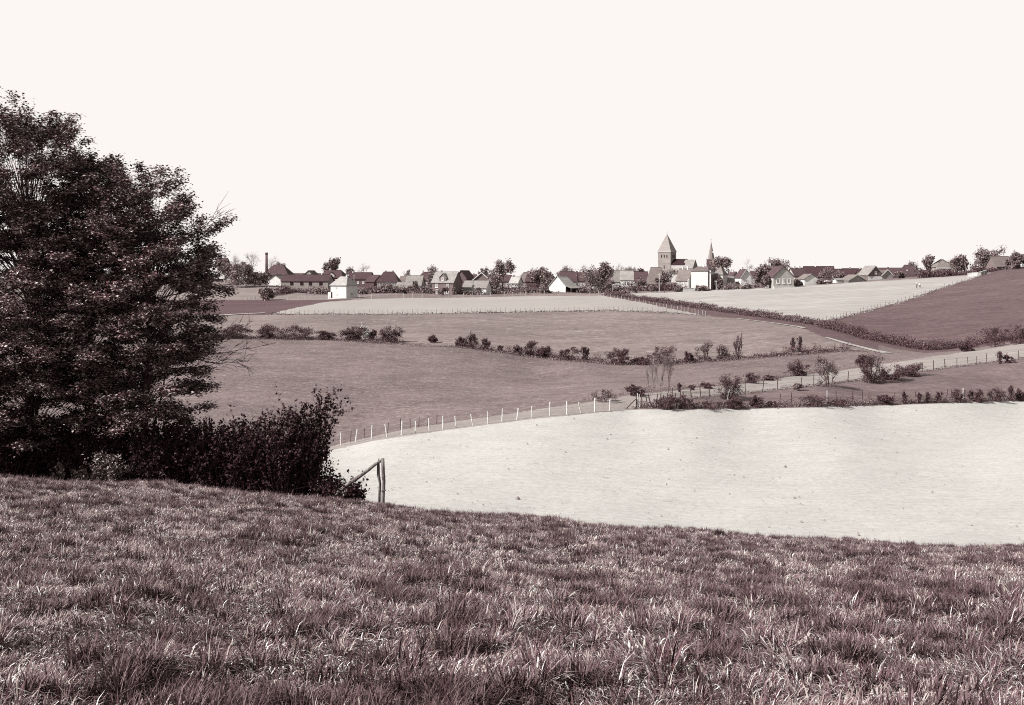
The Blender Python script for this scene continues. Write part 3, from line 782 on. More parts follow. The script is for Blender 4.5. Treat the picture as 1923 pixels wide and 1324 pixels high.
def grass_points(n_try, Y0, Y1, umax, margin, seed):
    r = np.random.default_rng(seed)
    Y = np.sqrt(r.uniform(Y0 ** 2, Y1 ** 2, n_try)); X = r.uniform(-1, 1, n_try) * (umax * Y + margin)
    return X, Y
X1, Y1_ = grass_points(48000, 2.4, 40, .49, 1.0, 1)
X2, Y2_ = grass_points(18000, 2.4, 12, .49, 1.0, 2)
GX = np.concatenate([X1, X2]); GY = np.concatenate([Y1_, Y2_])
GZ = ground(GX, GY) + 0.05 * wob(GX, GY, 1.3, 3) * np.clip((GY - 2) / 10, 0, 1)
r = np.random.default_rng(3); N = len(GX)
nz = vnoise(GX, GY, 2.1, 8) * .5 + vnoise(GX, GY, 5.1, 9) * .5
big = vnoise(GX, GY, .22, 12)
tuss = vnoise(GX, GY, 3.3, 21)
pick = np.where(nz + r.normal(size=N) * .16 + (big - .5) * .2 > .52, r.integers(0, 4, N), r.integers(4, 8, N))
isT = (tuss > .73) & (r.random(N) < .85) | (r.random(N) < .03)
pick = np.where(isT, r.integers(8, 12, N), pick)
pick = np.where(r.random(N) < .05, r.integers(12, 14, N), pick)
isF = r.random(N) < .03; pick = np.where(isF, r.integers(14, 17, N), pick)
scl = r.uniform(.6, 1.35, N) * np.where(isT, 1.1, 1.0) * (0.85 + .3 * big)
mound = vnoise(GX, GY, 2.8, 33) * .65 + vnoise(GX, GY, 6.5, 34) * .35          # uneven, clumped sward
GZ = GZ + .11 * np.clip(mound - .30, -.12, 1)
scl = scl * (.68 + .72 * mound)
RZ = vnoise(GX, GY, .9, 51) * 9.0 + vnoise(GX, GY, 2.4, 52) * 5.0 + r.normal(size=N) * .7
gm = bpy.data.meshes.new("grass"); gm.vertices.add(N)
gm.vertices.foreach_set("co", np.column_stack([GX, GY, GZ]).astype(np.float32).ravel())
for nm, ty, val in (("pick", 'INT', pick.astype(np.int32)), ("rz", 'FLOAT', RZ.astype(np.float32)), ("sc", 'FLOAT', scl.astype(np.float32))):
    at = gm.attributes.new(nm, ty, 'POINT'); at.data.foreach_set("value", val)
grass = link("grass", gm)
tag(grass, "coarse dry tussocky grass covering the foreground hillside", "grass", kind="stuff")
ng = bpy.data.node_groups.new("scatter_tufts", 'GeometryNodeTree')
ng.interface.new_socket("Geometry", in_out='INPUT', socket_type='NodeSocketGeometry')
ng.interface.new_socket("Geometry", in_out='OUTPUT', socket_type='NodeSocketGeometry')
gi = ng.nodes.new("NodeGroupInput"); go = ng.nodes.new("NodeGroupOutput")
iop = ng.nodes.new("GeometryNodeInstanceOnPoints"); iop.inputs["Pick Instance"].default_value = True
ci = ng.nodes.new("GeometryNodeCollectionInfo"); ci.inputs["Collection"].default_value = tcol; ci.inputs["Separate Children"].default_value = True; ci.inputs["Reset Children"].default_value = True
def na(nm, ty):
    n = ng.nodes.new("GeometryNodeInputNamedAttribute"); n.data_type = ty; n.inputs["Name"].default_value = nm
    return [s for s in n.outputs if s.enabled and s.name == "Attribute"][0]
cb = ng.nodes.new("ShaderNodeCombineXYZ")
ng.links.new(na("rz", 'FLOAT'), cb.inputs["Z"])
ng.links.new(gi.outputs[0], iop.inputs["Points"]); ng.links.new(ci.outputs[0], iop.inputs["Instance"])
ng.links.new(na("pick", 'INT'), iop.inputs["Instance Index"]); ng.links.new(cb.outputs[0], iop.inputs["Rotation"]); ng.links.new(na("sc", 'FLOAT'), iop.inputs["Scale"])
ng.links.new(iop.outputs[0], go.inputs[0])
md = grass.modifiers.new("scatter", 'NODES'); md.node_group = ng
# ---------------------------------------------------------------- village houses
M_pane = mat_surface("window_pane", 0.02, 0.05, 2.0, 0, rough=0.25, spec=0.5)
M_frame = wall_mat(1.5)
M_hole = mat_surface("dark_opening", 0.012, 0.03, 2.0, 0)
WHITE, LIGHT, GREY, BRICK, DARK = 1.08, 0.95, 0.55, 0.30, 0.15

_winc = {}
def win_mesh(w, h, tone_l):
    k = (round(w, 1), round(h, 1), tone_l)
    if k not in _winc:
        mb = MB(); fr = 0.12
        mb.box(-w/2, w/2, -.10, .05, -h/2, -h/2 + fr); mb.box(-w/2, w/2, -.10, .05, h/2 - fr, h/2)
        mb.box(-w/2, -w/2 + fr, -.10, .05, -h/2 + fr, h/2 - fr); mb.box(w/2 - fr, w/2, -.10, .05, -h/2 + fr, h/2 - fr)
        mb.box(-.04, .04, -.09, .05, -h/2 + fr, h/2 - fr); mb.box(-w/2 + fr, -.04, -.09, .05, -.03, .03); mb.box(.04, w/2 - fr, -.09, .05, -.03, .03)
        mb.box(-w/2 - .08, w/2 + .08, -.2, .05, -h/2 - .1, -h/2)
        mb.box(-w/2 + fr, w/2 - fr, -.04, .04, -h/2 + fr, h/2 - fr, 1)
        _winc[k] = mb.mesh("window", [wall_mat(tone_l), M_pane])
    return _winc[k]

def solid(L, W, z0, he, hr, a, b, drop=0.0):
    """box with a ridged top: ridge along x from -L/2+a to L/2-b"""
    e, h = he - drop, hr - drop
    V = [(-L/2,-W/2,z0),(L/2,-W/2,z0),(L/2,W/2,z0),(-L/2,W/2,z0),(-L/2,-W/2,e),(L/2,-W/2,e),(L/2,W/2,e),(-L/2,W/2,e),(-L/2+a,0,h),(L/2-b,0,h)]
    Q = [(0,1,5,4),(2,3,7,6),(1,2,6,5),(3,0,4,7),(4,5,9,8),(6,7,8,9),(3,2,1,0)]
    T = [(5,6,9),(7,4,8)]
    return V, Q, T

def house(name, label, px0, px1, base, eave, ridge, Y, kind='E', rot=0.0, depth=7.0, wall=GREY, roof=0.16, hip=(0, 0), chim=(), wins=(), door=None, over=0.35,
          barge=None, cat='house', extra=None, span=None):
    """px0..px1 front width, base/eave/ridge rows, E: eaves towards us, G: gable towards us. wins: (face, across -1..1, height fraction of wall, w, h)"""
    s = Y / F; pc = (px0 + px1) / 2; x = float(U(pc)) * Y
    z = CZ + float(zrow(base, Y))
    view = math.atan(float(U(pc)))
    c = max(.5, abs(math.cos(rot + view)))
    fw = (px1 - px0) * s / c
    he = (base - eave) * s; hr = (base - ridge) * s
    if kind == 'E': L, W, rz = fw, depth, rot
    else: L, W, rz = depth, fw, rot + math.pi / 2
    # stand the front face at distance Y, body behind it
    back = depth / 2
    cx = x + math.sin(-rot) * back * 1.0; cy = Y + math.cos(rot) * back
    cx = x - math.sin(rot) * back
    root = empty(name, (cx, cy, z), rz); tag(root, label, cat)
    ha, hb = hip[0] * W / 2, hip[1] * W / 2
    V, Q, T = solid(L, W, -2.5, he, hr, ha, hb, 0.12)
    mb = MB(); mb.add(V, Q); mb.F.append((np.array(T), 0)); mb.build('wall', wall_mat(wall), root)
    # roof: two slabs (plus hip slabs) with thickness and overhang
    sl = (hr - he) / (W / 2); oz = -over * sl; th = .18
    def hx(sign, h): return sign * (L / 2 + over)
    A = (-L/2 - over, L/2 + over)
    r0x, r1x = -L/2 + ha - (over if ha == 0 else 0), L/2 - hb + (over if hb == 0 else 0)
    ew = W/2 + over; ez = he + oz
    top = [(A[0], -ew, ez), (A[1], -ew, ez), (A[1], ew, ez), (A[0], ew, ez), (r0x, 0, hr), (r1x, 0, hr)]
    V = [(p[0], p[1], p[2]) for p in top] + [(p[0], p[1], p[2] + th) for p in top]
    Q = [(6,7,11,10),(8,9,10,11),(1,0,4,5),(3,2,5,4),(0,1,7,6),(2,3,9,8)]; T = []
    T += [(7,8,11),(9,6,10)] if False else []
    if hb: T += [(7,8,11),(2,1,5)]; Q += [(1,2,8,7)]
    else: Q += [(1,5,11,7),(5,2,8,11)]
    if ha: T += [(9,6,10),(0,3,4)]; Q += [(3,0,6,9)]
    else: Q += [(0,6,10,4),(4,10,9,3)]
    mb = MB(); mb.add(V, Q)
    if T: mb.F.append((np.array(T), 0))
    ro = mb.build('roof', roof_mat(roof), root)
    mb = MB(); mb.box(r0x + .02, r1x - .02, -.14, .14, hr + th - .06, hr + th + .07); mb.build('ridge_cap', roof_mat(max(.06, roof * .8)), ro)
    for ch in chim:                      # (along ridge -1..1, height above ridge m, width m, tone)
        mb = MB(); cxx = ch[0] * L / 2; w = ch[2] / 2
        yo = ch[4] if len(ch) > 4 else 0.0
        zb = hr - abs(yo) * sl
        mb.box(cxx - w, cxx + w, yo - w, yo + w, zb - .8, zb + ch[1]); mb.box(cxx - w - .07, cxx + w + .07, yo - w - .07, yo + w + .07, zb + ch[1], zb + ch[1] + .15)
        mb.build('chimney', wall_mat(ch[3]), ro)
    def on_face(face, a, zc, out=0.0):
        if face == 'F': return ((a * L / 2, -W/2 - out, zc), 0.0)
        if face == 'R': return ((L/2 + out, a * W / 2, zc), math.pi / 2)
        return ((-L/2 - out, -a * W / 2, zc), -math.pi / 2)
    front, right, left = ('F', 'R', 'L') if kind == 'E' else ('L', 'F', 'B')
    for w in wins:
        f = {'F': front, 'R': right, 'L': left}[w[0]]
        tl = w[5] if len(w) > 5 else 1.5
        if f == 'B': p, r_ = (w[1] * L / 2, W/2, w[2] * he), math.pi
        else: p, r_ = on_face(f, w[1], w[2] * he)
        link('window', win_mesh(w[3], w[4], tl), root, p, (0, 0, r_))
    if door:
        f = {'F': front, 'R': right, 'L': left}[door[0]]
        if f == 'B': p, r_ = (door[1] * L / 2, W/2, 0), math.pi
        else: p, r_ = on_face(f, door[1], 0)
        mb = MB(); mb.box(-door[2]/2, door[2]/2, -.06, .05, 0.02, door[3]); mb.box(-door[2]/2 - .12, -door[2]/2, -.1, .05, 0.02, door[3] + .12, 1); mb.box(door[2]/2, door[2]/2 + .12, -.1, .05, 0.02, door[3] + .12, 1); mb.box(-door[2]/2, door[2]/2, -.1, .05, door[3], door[3] + .12, 1)
        o = mb.build('door', [wall_mat(door[4]), M_frame], root); o.location = p; o.rotation_euler = (0, 0, r_)
    if barge:                             # pale verge boards on the facing gable
        xx = (-L/2 - over - .03) if kind == 'G' else (L/2 + over + .03)
        for sg in (-1, 1):
            mb = MB(); n = 2; y0, y1 = sg * ew, 0.0
            P = [(xx, y0, ez - .12), (xx, y1, hr - .12), (xx, y1, hr + .28), (xx, y0, ez + .28)]
            P2 = [(p[0] - math.copysign(.08, xx) * -1, p[1], p[2]) for p in P]
            mb.add(P + P2, [(0,1,2,3),(7,6,5,4),(0,4,5,1),(1,5,6,2),(2,6,7,3),(3,7,4,0)]); mb.build('barge_board', wall_mat(barge), root)
    if extra: extra(root, L, W, he, hr, s)
    return root
R = math.radians
def f_wins(n, v, w=.9, h=1.2, face='F', tl=1.5): return [(face, -0.75 + 1.5 * (i + .5) / n, v, w, h, tl) for i in range(n)]

def dormer(root, a, L, W, he, hr, w, wall, roof, tall=.75):
    x = a * L / 2; zt = he + (hr - he) * tall; y0 = -W/2 + .2
    d = empty_part = bpy.data.objects.new('dormer', None); COL.objects.link(d); d.parent = root; d.location = (x, y0, he - .2)
    hh = zt - he
    V, Q, T = solid(W * .45, w, 0, hh * .55, hh, 0, 0, .1)
    mb = MB(); mb.add(V, Q); mb.F.append((np.array(T), 0)); o = mb.build('dormer_wall', wall_mat(wall), d); o.rotation_euler = (0, 0, math.pi/2); o.location = (0, W * .225, 0)
    mb = MB(); e = .2; lw = W * .225
    for sg in (-1, 1):
        P = [(sg * (w/2 + e), -e, hh * .55 - e * .9), (sg * (w/2 + e), W * .45, hh * .55 - e * .9), (0, W * .45, hh), (0, -e, hh)]
        P2 = [(p[0], p[1], p[2] + .15) for p in P]
        mb.add(P + P2, [(0,1,2,3),(7,6,5,4),(0,4,5,1),(1,5,6,2),(2,6,7,3),(3,7,4,0)])
    mb.build('dormer_roof', roof_mat(roof), d)
    link('window', win_mesh(.9, 1.1, 1.5), d, (0, -.02, hh * .42))

def white_base(root, L, W, he):
    mb = MB(); mb.box(-L/2 - .06, -L/2 - .003, -W/2 - .05, W/2 + .05, -2, he * .78); mb.build('rendered_wall', wall_mat(1.2), root)
house('cottage', "white dark-roofed cottage half hidden behind the shorter tree's leaves", 403, 421, 513, 499, 485, 470, 'E', R(-10), 6, WHITE, .14, wins=f_wins(2, .6), chim=[(.5, .7, .5, .3)])
house('house', "large dark hip-roofed house behind the brick factory chimney", 492, 540, 531, 516, 498, 520, 'E', R(-8), 10, BRICK, .15, (.8, .8), [(.2, .6, .7, .3)], f_wins(4, .5))
house('shed', "small white gabled shed at the foot of the factory chimney", 504, 527, 533, 525, 516.5, 462, 'G', R(-12), 7, 1.4, .3, cat='shed')
def shed_holes(root, L, W, he, hr, s):
    for a in (-.55, -.12, .25, .7):
        mb = MB(); mb.box(a * L/2 - .7, a * L/2 + .7, -W/2 - .05, -W/2 + .1, he * .45, he * .85); mb.build('opening', M_hole, root)
house('brick_shed', "long low brick shed with dark roof beside the factory chimney", 529, 615, 543, 527.5, 516.5, 445, 'E', R(-8), 8, .42, .12, chim=[(-.6, .35, .4, .2), (-.2, .35, .4, .2), (.15, .35, .4, .2), (.6, .5, .4, .9)], extra=shed_holes, cat='shed')
house('house', "pale gable peeping over the long brick shed's roof", 571, 587, 524, 516, 508.5, 560, 'G', R(-12), 8, GREY, .2)
house('house', "dark-roofed house with pale dormer directly behind the white square house", 598, 643, 536, 521, 507.5, 500, 'E', R(-10), 9, DARK, .13, (0.5, .5), [(-.3, .7, .6, .7)], f_wins(3, .6),
      extra=lambda root, L, W, he, hr, s: dormer(root, .05, L, W, he, hr, 3.0, LIGHT, .14))

def cube_extra(root, L, W, he, hr, s):
    mb = MB(); mb.box(-L/2 - 1.4, -L/2 - .003, -W/2 + .3, -W/2 + 2.2, -1, 2.3); mb.build('lean_to', wall_mat(WHITE), root)
    mb = MB(); mb.box(-L/2 + .15, -L/2 + .75, -W/2 - .04, -W/2 + .1, .2, 2.4); mb.build('doorway', M_hole, root)
    mb = MB(); V = [(-1.0, -W/2 - .05, he * .8), (-.4, -W/2 - .05, he * .8), (-.7, -W/2 - .05, he * .72), (-1.0, -W/2 + .1, he * .8), (-.4, -W/2 + .1, he * .8), (-.7, -W/2 + .1, he * .72)]
    mb.add(V, [(0,2,5,3),(1,4,5,2),(0,3,4,1)]); mb.F.append((np.array([(0,1,2),(3,5,4)]), 0)); mb.build('vent', M_hole, root)
    mb = MB(); mb.box(L/2 - .02, L/2 + .06, -.9, .7, .3, 3.1); mb.box(L/2 - .02, L/2 + .09, -.3, .2, 1.2, 1.9, 1); mb.build('door', [wall_mat(WHITE), M_hole], root)
house('square_house', "white square house with pale hipped roof at the pale field's edge", 621, 650, 561, 535, 520, 393, 'E', R(-27), 6.9, WHITE, .62, (.55, .55), [(.35, .6, .45, WHITE)], [('F', -.25, .35, .5, .4)], extra=cube_extra)
house('house', "dark-roofed house right behind the white square house", 653, 692, 537, 524, 512, 520, 'E', R(-12), 9, DARK, .12, (0, 0), [(-.8, .6, .6, 1.0)], f_wins(3, .5))
house('barn', "dark gabled barn left of the mansard-roofed house", 686, 702, 541, 529, 517, 470, 'E', R(-30), 8, .10, .14, (0, 0), cat='barn')
house('house', "grey house with a large dark mansard-like hip roof and row of windows", 708, 746, 542, 528.5, 511, 450, 'E', R(-3), 9, .60, .12, (.45, .45), [(-.3, .5, .5, .3), (.4, .5, .5, .3)], f_wins(5, .62, 1.0, 1.5))
house('shed', "low pale-roofed shed with white wall right of the mansard-like roof", 744, 775, 548, 541, 530.5, 436, 'E', R(-6), 7, WHITE, .42, cat='shed')
house('barn', "broad pale-roofed barn behind the low white-walled shed", 761, 790, 544, 536, 518, 478, 'E', R(-8), 9, GREY, .42, (0, .0), cat='barn')
house('house', "dark-roofed house left of the big dormered brick house", 780, 808, 541, 526, 511.5, 500, 'E', R(-8), 8, BRICK, .15, (.7, .2), [(-.2, .7, .5, .6)], f_wins(3, .55))
house('house', "big brick house with pale roof, central front gable and dark right gable wall", 811, 851, 554, 530, 511, 422, 'E', R(-24), 7.4, .24, .48, (0, 0), [(-.5, .5, .5, .3)],
      f_wins(3, .28, 1.0, 1.4) + [('F', -.55, .72, 1.0, 1.4), ('F', .5, .72, 1.0, 1.4)], door=('F', .12, 1.1, 2.1, 1.2), extra=lambda root, L, W, he, hr, s: dormer(root, .0, L, W, he, hr, 3.0, .28, .45, .9))
house('house', "dark gabled house standing behind the big dormered brick house", 855, 876, 541, 522, 508.5, 468, 'G', R(-20), 9, .16, .14)
house('outbuilding', "small white outbuilding with pale roof right of the big brick house", 869, 884, 550, 541, 527.5, 428, 'E', R(-24), 5, WHITE, .40, cat='outbuilding')
house('house', "brick gable with pale verge boards and twin chimneys above a white house", 887, 922, 549, 527, 512.5, 445, 'G', R(-12), 9, .26, .2, chim=[(-.35, .7, .5, .8), (.1, .7, .5, .3)], barge=WHITE)
house('house', "white low house with pale roof in front of the brick gable", 888, 913, 549, 540, 527.5, 424, 'E', R(-22), 5, WHITE, .40, wins=f_wins(2, .5, .9, 1.1))
house('house', "little white-walled house right of the round pale tree", 957, 972, 541, 531, 520, 452, 'E', R(-26), 5, WHITE, .7, chim=[(-.6, .6, .5, .3)])
house('house', "grey-roofed house between the round pale tree and the dark barn", 968, 990, 541, 529, 512, 482, 'E', R(-12), 9, .5, .24, (0.6, 0))
house('barn', "dark barn left of the white barn with spreading tree before it", 987, 1007, 541, 528, 515, 458, 'E', R(-14), 8, .12, .15, cat='barn')
house('house', "dark-roofed house rising behind the spreading tree by the white barn", 996, 1040, 540, 523, 511, 520, 'E', R(-8), 9, .3, .14, (.6, .6), [(.1, .7, .5, .5)])
def lean(root, L, W, he, hr, s):
    mb = MB(); P = [(-L/2, -W/2 - 2.6, he * .62), (L/2, -W/2 - 2.6, he * .62), (L/2, -W/2 - .003, he), (-L/2, -W/2 - .003, he)]
    mb.add(P + [(p[0], p[1], p[2] + .15) for p in P], [(3,2,1,0),(4,5,6,7),(0,1,5,4),(1,2,6,5),(2,3,7,6),(3,0,4,7)]); mb.build('lean_to_roof', roof_mat(.5), root)
    for x in (-L/2 + .2, 0, L/2 - .2):
        mb = MB(); mb.box(x - .1, x + .1, -W/2 - 2.5, -W/2 - 2.3, -1, he * .62); mb.build('post', wall_mat(.2), root)
    mb = MB(); mb.box(-L/2 + .4, L/2 - .3, -W/2 - .05, -W/2 + .1, -.5, he * .8); mb.build('opening', M_hole, root)
house('barn', "bright white barn with pale roof and open lean-to on its right", 1031, 1062, 549, 537, 518.5, 428, 'G', R(-34), 8, WHITE, .95, (.0, .35), extra=lambda r_, L, W, he, hr, s: lean(r_, L, W, he, hr, s), cat='barn')
house('house', "dark-roofed house behind the bright white barn", 1052, 1082, 541, 528, 510, 490, 'E', R(-8), 9, GREY, .14, chim=[(.8, .9, .6, 1.2)])
house('cottage', "low white cottage under the dark tree right of the white barn", 1101, 1131, 542, 535, 528, 452, 'E', R(-6), 6, WHITE, .2, wins=f_wins(3, .5))
house('house', "pale-roofed house beside the flat-topped bare tree", 1148, 1166, 537, 528, 508, 520, 'E', R(-6), 8, .8, .38, wins=f_wins(2, .5), chim=[(.2, .6, .5, .4)])
house('house', "light rendered house with grey roof left of the red-streaked roof", 1165, 1193, 537, 525, 508.5, 495, 'E', R(-10), 8, 1.0, .50, (0, .3), [(.6, .6, .5, .4)], f_wins(3, .5))
house('house', "dark-tiled house just left of the tall grey roof by the church tower", 1192, 1216, 537, 528, 510.5, 488, 'E', R(-6), 8, .9, .16, wins=f_wins(2, .5))
house('house', "tall grey-roofed house standing before the church tower's left side", 1213, 1243, 539, 532, 502.5, 470, 'E', R(-10), 10, .9, .27, (.35, .1), wins=f_wins(3, .5, .9, .9))
house('house', "grey-roofed house with dark right gable below the church nave", 1270, 1293, 536, 526, 505, 468, 'E', R(-34), 7, .8, .28, chim=[(.3, 1.0, .6, 1.6), (-.5, .6, .5, 1.3)], wins=f_wins(2, .5))
def barn_extra(root, L, W, he, hr, s):
    mb = MB(); mb.box(L/2 + .35, L/2 + 1.0, -W/2 + .6, -W/2 + 1.3, -2.5, he + .1); mb.build('pillar', wall_mat(WHITE), root)
    mb = MB(); mb.box(L/2 + .003, L/2 + 1.6, -W/2 + 1.6, W/2 - .5, -2, he * .8); mb.build('annex', wall_mat(.2), root)
    for a in (-.35, .45):
        mb = MB(); mb.box(a * L/2 - .25, a * L/2 + .25, -W/2 - .04, -W/2 + .1, 1.0, 1.7); mb.build('vent', M_hole, root)
house('barn', "tall blank white barn with shallow roof below the slim spire", 1298, 1329, 543, 508.5, 501.5, 436, 'E', R(-28), 8.2, WHITE, .24, (.3, .3), [(.1, .9, .5, 1.4)], extra=barn_extra, cat='barn')
house('house', "narrow white house with grey hipped roof right of the blank white barn", 1341, 1357, 544, 514.5, 500, 442, 'E', R(-28), 6.5, WHITE, .36, (.6, .6), wins=[('F', -.1, .55, 1.6, 3.0, .2)])
house('shed', "pale low shed with blue-white eave right of the narrow white house", 1359, 1378, 538, 529, 519, 446, 'E', R(-4), 6, 1.3, .40, cat='shed')
house('house', "light gabled house with dark left roof slope below the dense round tree", 1372, 1393, 537, 522.5, 511, 456, 'G', R(4), 9, .85, .17, chim=[(.0, .9, .5, 1.2)])
house('house', "white house with white verge boards left of the bushy garden", 1392, 1411, 537, 520, 506, 446, 'G', R(6), 8, 1.3, .17, barge=WHITE, chim=[(.3, .8, .5, 1.0)], wins=[('F', 0, .5, 1.0, 1.2)])
def d_extra(root, L, W, he, hr, s):
    mb = MB(); mb.box(-L/2 - 1.2, -L/2 - .003, -W/2 - .2, W/2 + .2, -2, .55); mb.build('plinth', wall_mat(.9), root)
house('house', "large gable-fronted house with dark roof and three pale windows", 1453, 1490, 541, 519.5, 500, 415, 'G', R(3), 11.5, .62, .16, barge=.12, wins=[('F', -.55, .62, 1.1, 1.7, 2.0), ('F', 0, .62, 1.1, 1.7, 2.0), ('F', .55, .62, 1.1, 1.7, 2.0)], extra=d_extra)
house('house', "small tiled house with two white chimneys right of the gable-fronted house", 1493, 1514, 532, 518, 503.5, 468, 'E', R(14), 7, .6, .17, chim=[(-.4, .7, .6, 1.5), (.5, .7, .6, 1.5)])
house('garage', "pale low gabled garage in front of the long dark roofs", 1511, 1538, 535, 524, 515, 428, 'G', R(6), 8, 1.2, .3, cat='garage')
house('farmhouse', "longest dark roof with tall white chimney right of the gable-fronted house", 1514, 1568, 533, 519, 500.5, 500, 'E', R(-4), 9, .2, .10, chim=[(-.22, 1.3, .55, 1.5)], over=.3)
house('house', "lower dark roof joining the two long dark roofs", 1568.5, 1586, 533, 520, 505.5, 508, 'E', R(-4), 8, .2, .12)
house('house', "long dark roof with two short chimneys left of the white-walled timber gable", 1586.5, 1620, 533, 519, 504.5, 497, 'E', R(-6), 9, .2, .10, chim=[(-.2, .5, .6, .5), (.85, .5, .6, 1.2)])
house('hut', "tiny white flat-roofed hut below the long dark roofs", 1571, 1590, 533.5, 525.5, 523.5, 430, 'E', R(4), 4, WHITE, .5, cat='hut')
house('barn', "grey rounded-looking gabled barn at the pale field's top edge", 1594, 1626, 534, 526.5, 516.5, 427, 'G', R(10), 7, .55, .3, cat='barn', barge=.8)
house('house', "narrow dark house with white panel left of the timber gable", 1615, 1630, 531, 515, 509, 462, 'E', R(0), 6, .15, .14, wins=[('F', .1, .55, 1.2, 2.6, 1.8)])
house('house', "timber-gabled house with white lower walls and pale left roof slope", 1631, 1657, 531, 515.5, 500, 438, 'G', R(8), 9, .22, .42, barge=.6, wins=[('F', .05, 1.22, .9, 1.1, 2.0)],
      extra=lambda root, L, W, he, hr, s: white_base(root, L, W, he))
house('house', "long dark-roofed house behind the small pale gable", 1650, 1702, 529, 520, 503.5, 460, 'E', R(-4), 9, .5, .17, chim=[(-.1, .4, .5, .3)])
house('house', "small pale gable with white verge boards before a long dark roof", 1657, 1676, 529, 517, 507, 438, 'G', R(4), 6, .5, .2, barge=WHITE)
house('outbuilding', "low white outbuilding under the large dark hip roof", 1673, 1724, 528, 521.5, 517, 444, 'E', R(4), 4, WHITE, .15, cat='outbuilding', wins=f_wins(4, .5, .8, .7))
house('house', "large dark hip roof with white chimney near the conical tree", 1697, 1731, 528, 518.5, 498, 466, 'E', R(-4), 10, .4, .17, (.35, .6), [(-.4, .2, .6, 1.5, -2.5)])
def cornice(root, L, W, he, hr, s):
    mb = MB(); mb.box(-L/2 - .5, L/2 + .5, -W/2 - .55, -W/2 - .38, he - .75, he - .25); mb.build('cornice', wall_mat(WHITE), root)
house('house', "grey villa with pale cornice and hip roof between conical and round trees", 1761, 1792, 521, 501, 487.5, 448, 'E', R(0), 9, .42, .32, (.95, .95), wins=f_wins(3, .6, 1.0, 1.4), extra=cornice)
house('barn', "grey barn on the skyline of the right-hand slope", 1873, 1902, 507, 500, 481.5, 424, 'E', R(6), 8, .25, .26, cat='barn')

for a in [("low grey roof glimpsed between mansard-like roof and pale-roofed barn", 747, 764, 540, 530, 519, 560, .26), ("dark roof just visible behind the round pale tree", 922, 962, 541, 528, 517, 540, .16),
          ("dark roof glimpsed between the white barn and the greyer tree", 1078, 1104, 541, 527, 512, 560, .15), ("roof seen through the largest dark-crowned tree", 1108, 1150, 541, 528, 514, 560, .18),
          ("dark roof behind the bushy garden tree", 1408, 1440, 535, 520, 510, 520, .16), ("low dark roof between the small tiled house and the gable-fronted house", 1484, 1502, 531, 520, 511, 500, .15),
          ("low roof behind the conical tree", 1728, 1764, 526, 516, 508, 480, .17), ("roof ridge behind the big dormered brick house's dark neighbour", 872, 896, 541, 526, 516, 520, .15),
          ("low roof left of the dark round tree", 545, 600, 530, 521, 513.5, 600, .2)]:
    house('house', a[0], a[1], a[2], a[3], a[4], a[5], a[6], 'E', R(-6), 8, .4, a[7], (.15, .15), [(.3, .6, .6, .6)], f_wins(3, .5))
